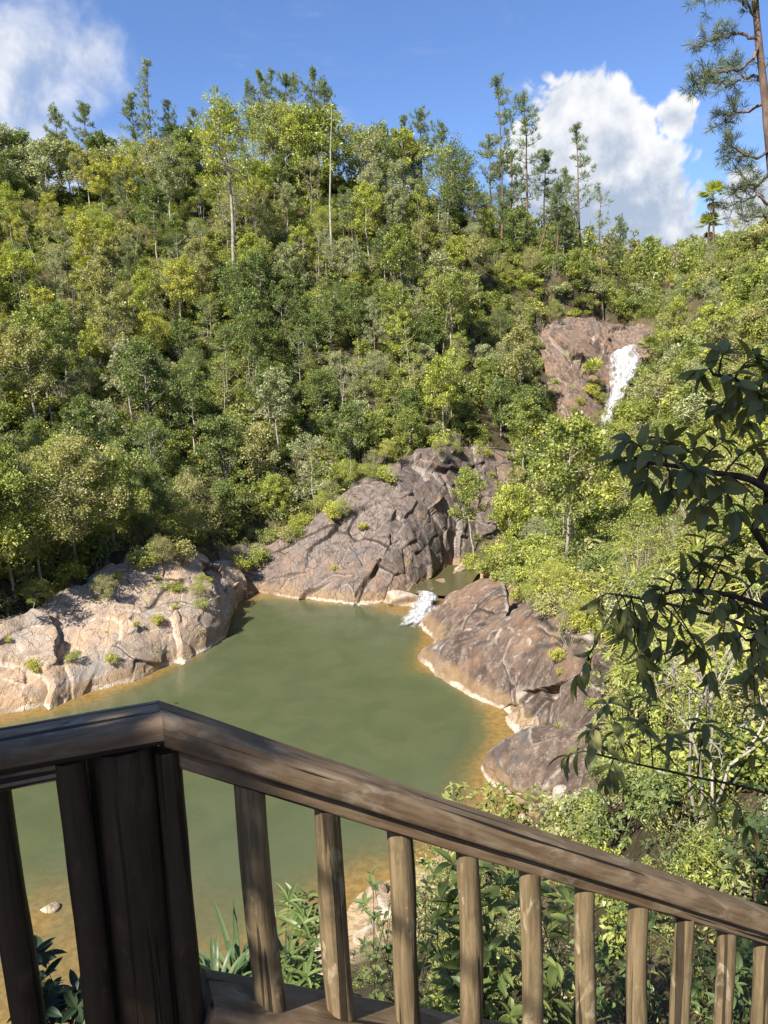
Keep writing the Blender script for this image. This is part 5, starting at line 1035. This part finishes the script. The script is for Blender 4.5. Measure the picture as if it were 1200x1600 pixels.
near_shrub('leafy_shrub', 'dark glossy bush at the right edge just above the lower handrail', 'shrub', foot(1190, 1450, 6.5), tips_in(44, 1110, 1250, 1190, 1420, 5.6, 7.2, 13), .12, .048, 5, 91, (.085, .12, .042), nh=8)
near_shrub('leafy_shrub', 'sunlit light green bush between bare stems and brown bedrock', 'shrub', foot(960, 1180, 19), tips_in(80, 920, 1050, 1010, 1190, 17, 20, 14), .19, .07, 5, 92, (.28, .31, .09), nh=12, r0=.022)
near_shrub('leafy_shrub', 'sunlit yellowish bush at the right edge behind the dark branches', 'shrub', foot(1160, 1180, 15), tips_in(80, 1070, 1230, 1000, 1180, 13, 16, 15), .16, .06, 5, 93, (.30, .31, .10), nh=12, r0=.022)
# bare pale stemmed shrub
r = np.random.default_rng(95); o0 = empty('bare_stemmed_shrub', tuple(foot(1100, 1260, 9.0))); o_ = np.array(o0.location); tag(o0, 'shrub of forked pale bare stems with few leaves on the right bank', 'shrub'); st, lf = MB(), MB()
def fork(a, d, ln, rad, lev):
    e = a + unit(d) * ln; st.tube(curve(a, e, r.normal(size=3) * .05 * ln, 6), np.linspace(rad, rad * .62, 6), 6, cap=False)
    if lev == 0:
        if r.random() < .22: twig(st, lf, r, np.array([e, e + unit(d) * .12, e + unit(d) * .2 + [0, 0, .05]]), .004, .10, .036, 3, .3, .3, 3)
        return
    for _ in range(r.integers(2, 4)): fork(e, unit(d) + r.normal(size=3) * .42 + np.array([0, 0, .12]), ln * r.uniform(.55, .85), rad * .6, lev - 1)
for px, py in [(1062, 1080), (1118, 1060), (1175, 1090), (1095, 1130)]:
    tgt = P(px, py, 9.0 + r.uniform(-.4, .4)) - o_; fork(np.zeros(3), tgt, np.linalg.norm(tgt) * .55, .03, 4)
st.build('stems', BARK_PALE, o0, smooth=True); b = lf.build('leaves', BIGLEAF, o0, smooth=True); b.color = (*BRI, 1)
# strap leaved clumps by the shore and grass beside the stair
proto('bigstrap', rosette_meshes(601, 74, .75, .036, 0, .12)); proto('longgrass', grass_meshes(602, 150, 1.1, .014))
for px, py, D, s, lab in [(375, 1545, 7.2, 1.7, 'blue green strap leaved clump beside the dark post'), (452, 1530, 8.2, 1.5, 'broad leaved strap plant behind the first round baluster'), (338, 1560, 6.8, 1.5, 'low strap leaved clump tucked against the post')]:
    q = P(px, py, D); q[2] = max(tz(q[0], q[1])[0], q[2] - .25); plant('bigstrap', 'strap_leaf_plant', q, s, px, (.11, .16, .065), lab, 'plant')
for px, py, D, s, lab in [(1110, 1400, 7.5, .9, 'drooping tan and green grass clump above the lower handrail'), (1060, 1420, 8.5, .8, 'smaller dry grass clump left of the drooping one'), (960, 1560, 6.2, .6, 'dim grass tuft seen between the lit lower balusters')]:
    q = foot(px, py, D); plant('longgrass', 'grass_tuft', q, s, px, (.12, .125, .05), lab, 'grass tuft')
# more leafy shrubs over the near bank
def near_bank(k, px, py, q, rr):
    d = q[1]; c_ = [DRK, BRI, MID, OLI, GRY, MID][rr.integers(6)]; l = auto_label(f'{CN[c_]} low bush', q); plant(f'shrub{k % 5}', 'shrub', q + [0, 0, -.1], np.interp(d, [6, 15, 35], [.28, .42, .7]) * rr.uniform(.7, 1.25), rr.uniform(0, 6), c_, l, 'shrub', l)
scatter(110, (880, 1270), (900, 1420), near_bank, 41, .8, 6)
for k, (px, py, ht, col, key) in enumerate([(1075, 545, 3.6, OLI, 'airy0'), (1115, 520, 4.2, GRY, 'airy1'), (1020, 540, 3.2, OLI, 'airy2'), (1150, 560, 3.4, BRI, 'airy0'), (1000, 650, 3.0, MID, 'airy1'), (1090, 640, 3.2, GRY, 'airy2'), (960, 760, 2.6, BRI, 'airy0'), (1050, 780, 2.6, OLI, 'airy1')]):
    q = hit(px, py, 25); hill_tree(key, q, ht, col, k); trees.append((q[0], q[1], 1))
# pale stemmed trees on the right skyline
r = np.random.default_rng(44); k = 0
for _ in range(300):
    if k >= 26: break
    px, py = r.uniform(1030, 1200), r.uniform(395, 600); q = hit(px, py, 25)
    if any((q[0] - a) ** 2 + (q[1] - b) ** 2 < 2.2 ** 2 for a, b, _c in trees): continue
    c_ = [OLI, BRI, MID, GRY][r.integers(4)]; fam = ['airy', 'bushy', 'airy'][r.integers(3)]; hill_tree(f'{fam}{r.integers(3)}', q, r.uniform(2.2, 4.2), c_, r.uniform(0, 6)); trees.append((q[0], q[1], 2)); k += 1

# tall pine at the right edge
pb = foot(1262, 760, 25.0); o0 = empty('pine_tree', tuple(pb)); tag(o0, 'nearest pine at the right edge with gnarled branches and needle tufts against the sky', 'pine tree'); tk, cr, r = MB(), MB(), np.random.default_rng(97)
tp = np.array([pb - [0, 0, .5]] + [P(x_, y_, 25.0) for x_, y_ in [(1240, 600), (1222, 420), (1203, 240), (1195, 150), (1184, 50), (1176, -60), (1172, -190)]]) - pb
tq = cr_interp(tp[:, None].repeat(2, 1), 40, 2)[:, 0]; tk.tube(tq, np.linspace(.165, .075, 40) * (1 + .05 * np.sin(np.arange(40) * 1.7)), 12)
def tuft(c, d, s=1.0, n=26):
    dd = unit(unit(np.asarray(d)) * .55 + r.normal(size=(n, 3)) * .6 + np.array([0, 0, .1])); l = .34 * s * r.uniform(.7, 1.15, n); quads(cr, c + dd * l[:, None] * .5, dd, r.normal(size=(n, 3)), l, .017, np.clip(r.uniform(.25, .75) + r.normal(size=n) * .14, 0, .96), fold=.01)
for pl in [[(1184, 60), (1150, 52), (1118, 62), (1092, 72)], [(1186, 75), (1165, 100), (1130, 112), (1100, 118), (1083, 132)], [(1192, 125), (1165, 118), (1140, 135), (1110, 128)], [(1196, 160), (1160, 175), (1140, 178), (1130, 190)], [(1200, 240), (1170, 245), (1140, 225)], [(1190, 110), (1210, 90), (1230, 75)], [(1200, 175), (1225, 150), (1250, 140)], [(1206, 265), (1180, 290), (1160, 275), (1140, 240)],
           [(1212, 330), (1185, 305), (1165, 315), (1145, 320)], [(1215, 360), (1190, 340), (1160, 345)], [(1183, 30), (1165, 10), (1150, -8)], [(1180, 0), (1150, -20), (1120, -10), (1090, 2)], [(1180, -10), (1200, -20), (1225, -40)], [(1212, 320), (1240, 300), (1260, 290)]]:
    p = np.array([P(x_, y_, 25.0 + r.uniform(-.5, .5) * (k_ > 0) - .5 * k_ * (1 if len(pl) % 2 else -.6)) for k_, (x_, y_) in enumerate(pl)]) - pb; k = 5 * (len(p) - 1) + 1; q = cr_interp(p[:, None].repeat(2, 1), k, 2)[:, 0]; q[1:-1] += r.normal(size=(k - 2, 3)) * .035; tk.tube(q, np.linspace(.055, .014, k), 6, cap=False)
    for i in range(k // 3, k):
        for _ in range(2):
            d = unit(r.normal(size=3) + np.array([0, 0, .55]) + unit(q[i] - q[max(i - 2, 0)]) * .7); e = q[i] + d * r.uniform(.15, .55); tk.tube(np.array([q[i], (q[i] + e) / 2 + [0, 0, -.02], e]), [.011, .008, .006], 4, cap=False); tuft(e, d); tuft(e - d * .1, d, .8, 14)
tk.build('trunk', BARK_PINE, o0, smooth=True); b = cr.build('crown', NEEDLE, o0); b.color = (.15, .175, .075, 1)

# unseen tree, its leaves set along sun rays to shade the railing: trunk behind the viewer, crown overhead toward the sun
so_ = np.array([-5.4, -1.4, 0]); so_[2] = tz(so_[0], so_[1])[0]; o0 = empty('shade_tree', tuple(so_)); tag(o0, 'unseen leafy tree over the landing, crown shaped to dapple the handrail with shade', 'tree'); st, lf, r = MB(), MB(), np.random.default_rng(98)
cl = []
def cast(p, tmin, tmax, spread): cl.append(np.asarray(p) + SUN_DIR * r.uniform(tmin, tmax) + r.normal(size=3) * spread)
for _ in range(330):                                               # over the post and the level rail
    u = r.uniform(-1.3, .12); b_ = (C0 + dL * -u) if u < 0 else (C0 + dR * u); cast(b_ + np.array([0, 0, -r.uniform(0, 1.1)]), 4.0, 7.0, .05)
RAILSHADE = [(.2, 1.0, 34), (.45, .9, 12), (.95, .5, 9), (1.05, .25, 12), (1.55, .3, 12), (1.95, .3, 20), (2.25, .5, 14), (2.6, .6, 26), (.62, .8, 8), (1.25, .75, 8), (2.5, .9, 14)]
for u, h, n_ in RAILSHADE:
    for _ in range(n_): cast(C0 + dR * (u + r.uniform(-.13, .13)) + np.array([0, 0, -h * r.uniform(0, 1)]), 4.0, 6.5, .05)
for _ in range(130): cast(P(r.uniform(1010, 1330), r.uniform(560, 1010), 2.3), 3.6, 6.0, .1)
for _ in range(90): cast(P(r.uniform(900, 1200), r.uniform(1200, 1600), r.uniform(4, 8)), 4.5, 7.0, .2)
for _ in range(90): cl.append(np.array([r.uniform(-5.5, -1.2), r.uniform(-4.5, -1.2), r.uniform(18.8, 21.5)]))
npost = 330; cl = np.array(cl); keepr = np.where(np.arange(len(cl)) < npost, .15, .29)
lit = [on_plane(x_, np.interp(x_, [245, 1200], [1110, 1430]) + o_y, pR, aR) for x_ in list(range(440, 735, 24)) + list(range(835, 985, 24)) + [1110, 1140, 1190] for o_y in (0, 30)]
for x_, y0, y1 in [(400, 1400, 1560), (418, 1420, 1560), (515, 1350, 1590), (535, 1350, 1590), (629, 1300, 1600), (640, 1300, 1600), (731, 1340, 1600), (742, 1340, 1600), (838, 1370, 1600), (915, 1395, 1600), (998, 1420, 1600), (1134, 1475, 1600)]:
    lit += [on_plane(x_, y_, pR, aR) for y_ in range(y0, y1, 30)]
lit += [P(x_, y_, D_) for D_ in (4.4, 5.2) for x_ in range(690, 900, 26) for y_ in range(1340, 1600, 32)]
for q in lit:
    w_ = cl - q; d_ = np.linalg.norm(w_ - (w_ @ SUN_DIR)[:, None] * SUN_DIR, axis=1); k_ = d_ > keepr; cl = cl[k_]; keepr = keepr[k_]
cl = cl[~((cl[:, 1] > .3) & ((cl[:, 2] - 16) / np.maximum(cl[:, 1], .01) < .62) & (np.abs(cl[:, 0]) < cl[:, 1] * .62 + .3))]   # the crown stays clear of the view over the pool
tt = np.array([[0, 0, -.5], [.1, .1, 2.5], [.3, .3, 4.8], [.55, .5, 6.4]]); st.tube(cr_interp(tt[:, None].repeat(2, 1), 18, 2)[:, 0], np.linspace(.19, .10, 18), 10); top = tt[-1]
hubs = cl[r.choice(len(cl), 34, replace=False)]
for h in hubs: st.tube(curve(top - [0, 0, r.uniform(0, 1.2)], h - so_, [0, 0, .25], 8), np.linspace(.032, .010, 8), 6, cap=False)
for c_ in cl:
    h = hubs[np.argmin(np.linalg.norm(hubs - c_, axis=1))]; st.tube(np.array([h, (h + c_) / 2, c_]) - so_, [.009, .006, .003], 4, cap=False)
    n_ = 15; d = unit(r.normal(size=(n_, 3))); b_ = c_ - so_ + d * .12; nice(lf, b_, d + np.array([0, 0, -.25]), np.array([0, 0, 1.]) + r.normal(size=(n_, 3)) * .5, r.uniform(.09, .15, n_), .05, .2, np.clip(r.normal(.5, .15, n_), 0, .96), rows=4)
st.build('trunk', BARK_BROWN, o0, smooth=True); b = lf.build('crown', BIGLEAF, o0, smooth=True); b.color = (*MID, 1)
# ------------------------------------------------------------------ sky, clouds, sun
w = bpy.data.worlds.new("World"); scene.world = w; w.use_nodes = True
t = MT.__new__(MT); t.t = w.node_tree; t.t.nodes.clear(); t.out = t.n('ShaderNodeOutputWorld')
el = math.asin(SUN_DIR[2]); az = math.atan2(SUN_DIR[0], SUN_DIR[1])
sky = t.n('ShaderNodeTexSky', sky_type='NISHITA', sun_disc=False, sun_elevation=el, sun_rotation=az % (2 * math.pi), altitude=450, air_density=1.0, dust_density=.4, ozone_density=2.2)
dirv = t.n('ShaderNodeTexCoord').outputs['Generated']
def vm(op, a, b): return t.n('ShaderNodeVectorMath', {0: a, 1: b}, operation=op)
nbig = t.n('ShaderNodeTexNoise', {'Vector': dirv, 'Scale': 9.0, 'Detail': 7.0, 'Roughness': .58, 'Distortion': .25}); nfine = nbig.outputs[0]
warp = vm('SUBTRACT', nbig.outputs['Color'], (.5, .5, .5)).outputs[0]
bn = t.n('ShaderNodeTexNoise', {'Vector': dirv, 'Scale': 21.0, 'Detail': 3.0, 'Roughness': .5, 'Distortion': .4}).outputs[0]
billow = t.math('SUBTRACT', .75, t.math('MULTIPLY', t.math('ABSOLUTE', t.math('SUBTRACT', bn, .5)), 3.2))   # creases between rounded heads
def blob(px, py, r, soft):
    """1 in the middle of a cloud lobe in this direction, falling to 0; r in radians"""
    d = unit(ray(px, py)); dist = vm('DISTANCE', dirv, tuple(d)).outputs['Value']
    return t.rng(dist, r + soft, max(r - soft, 0), 0, 1)
def union(lst):
    r = lst[0]
    for x in lst[1:]: r = t.math('MAXIMUM', r, x)
    return r
R = lambda px: px / FPX
right = union([blob(*a) for a in [(915, 205, R(78), R(52)), (972, 212, R(52), R(46)), (860, 260, R(62), R(50)), (935, 295, R(98), R(62)), (1056, 182, R(24), R(34)), (1012, 262, R(48), R(45)), (985, 350, R(98), R(75)), (1165, 320, R(45), R(60)), (1065, 425, R(85), R(75)), (850, 340, R(55), R(45))]])
left = union([blob(*a) for a in [(0, 130, R(105), R(70)), (60, 100, R(75), R(65)), (140, 95, R(42), R(60)), (30, 190, R(75), R(60)), (180, 245, R(26), R(40)), (-80, 200, R(160), R(80))]])
edge = t.math('ADD', t.math('MULTIPLY', t.math('SUBTRACT', nfine, .5), 1.5), t.math('MULTIPLY', t.math('SUBTRACT', .55, billow), .5))
mr = t.rng(t.math('ADD', right, edge), .38, .62); ml = t.rng(t.math('ADD', left, t.math('MULTIPLY', edge, .8)), .15, 1.45)
wisp = t.n('ShaderNodeTexNoise', {'Vector': t.mapping(dirv, (2, 2, 7)), 'Scale': 2.2, 'Detail': 6.0, 'Roughness': .6}).outputs[0]
mw = t.math('MULTIPLY', t.rng(wisp, .52, .78), .22)
# sides of the billows turned to the sun are whiter; thick undersides are grey
sd = tuple(SUN_DIR * .022)
lit = t.n('ShaderNodeTexNoise', {'Vector': vm('ADD', dirv, sd).outputs[0], 'Scale': 9.0, 'Detail': 7.0, 'Roughness': .58, 'Distortion': .25}).outputs[0]
rel_ = t.math('ADD', t.math('MULTIPLY', t.math('SUBTRACT', nfine, lit), 3.0), t.math('MULTIPLY', t.math('SUBTRACT', .5, billow), .35))
zc = t.n('ShaderNodeSeparateXYZ', {0: dirv}).outputs[2]
depth_in = t.rng(t.math('ADD', t.math('MAXIMUM', right, left), t.math('MULTIPLY', edge, .8)), .45, 1.25)      # thick middle of a cloud
core = t.math('ADD', t.math('MULTIPLY', t.rng(zc, .34, .10), .42), t.math('MULTIPLY', depth_in, .30))
shade = t.rng(t.math('SUBTRACT', rel_, core), -.75, .12)
ccol = t.mix(shade, (3.1, 3.7, 4.7), (6.9, 6.9, 6.9))
skyc = t.n('ShaderNodeHueSaturation', {'Saturation': 1.12, 'Value': 1.0, 'Hue': .507, 'Color': sky.outputs[0]}).outputs[0]
skyc = t.mix(1.0, skyc, (1.22, 1.27, 1.38), 'MULTIPLY')
m_all = t.math('MAXIMUM', t.math('MULTIPLY', mr, .97), t.math('MULTIPLY', ml, .92)); m_all = t.math('MAXIMUM', m_all, mw)
fin = t.mix(m_all, skyc, ccol)
bg = t.n('ShaderNodeBackground', {'Color': fin, 'Strength': .07}); t.set(t.out, 'Surface', bg)
sl = bpy.data.lights.new("sun", 'SUN'); sl.energy = 5.0; sl.angle = math.radians(.53); sl.color = (1, .955, .88)
so = bpy.data.objects.new("sun", sl); COL.objects.link(so); so.rotation_euler = Vector(SUN_DIR).to_track_quat('Z', 'Y').to_euler(); so.location = (-40, -40, 90)
vs = scene.view_settings; vs.view_transform = 'Standard'; vs.look = 'None'; vs.gamma = 1.0; vs.exposure = 1.08; vs.use_curve_mapping = False
scene.render.engine = 'CYCLES'; cy = scene.cycles
cy.use_denoising = True; cy.max_bounces = 8; cy.diffuse_bounces = 2; cy.transmission_bounces = 4; cy.transparent_max_bounces = 8; cy.caustics_reflective = False; cy.caustics_refractive = False; cy.sample_clamp_indirect = 6
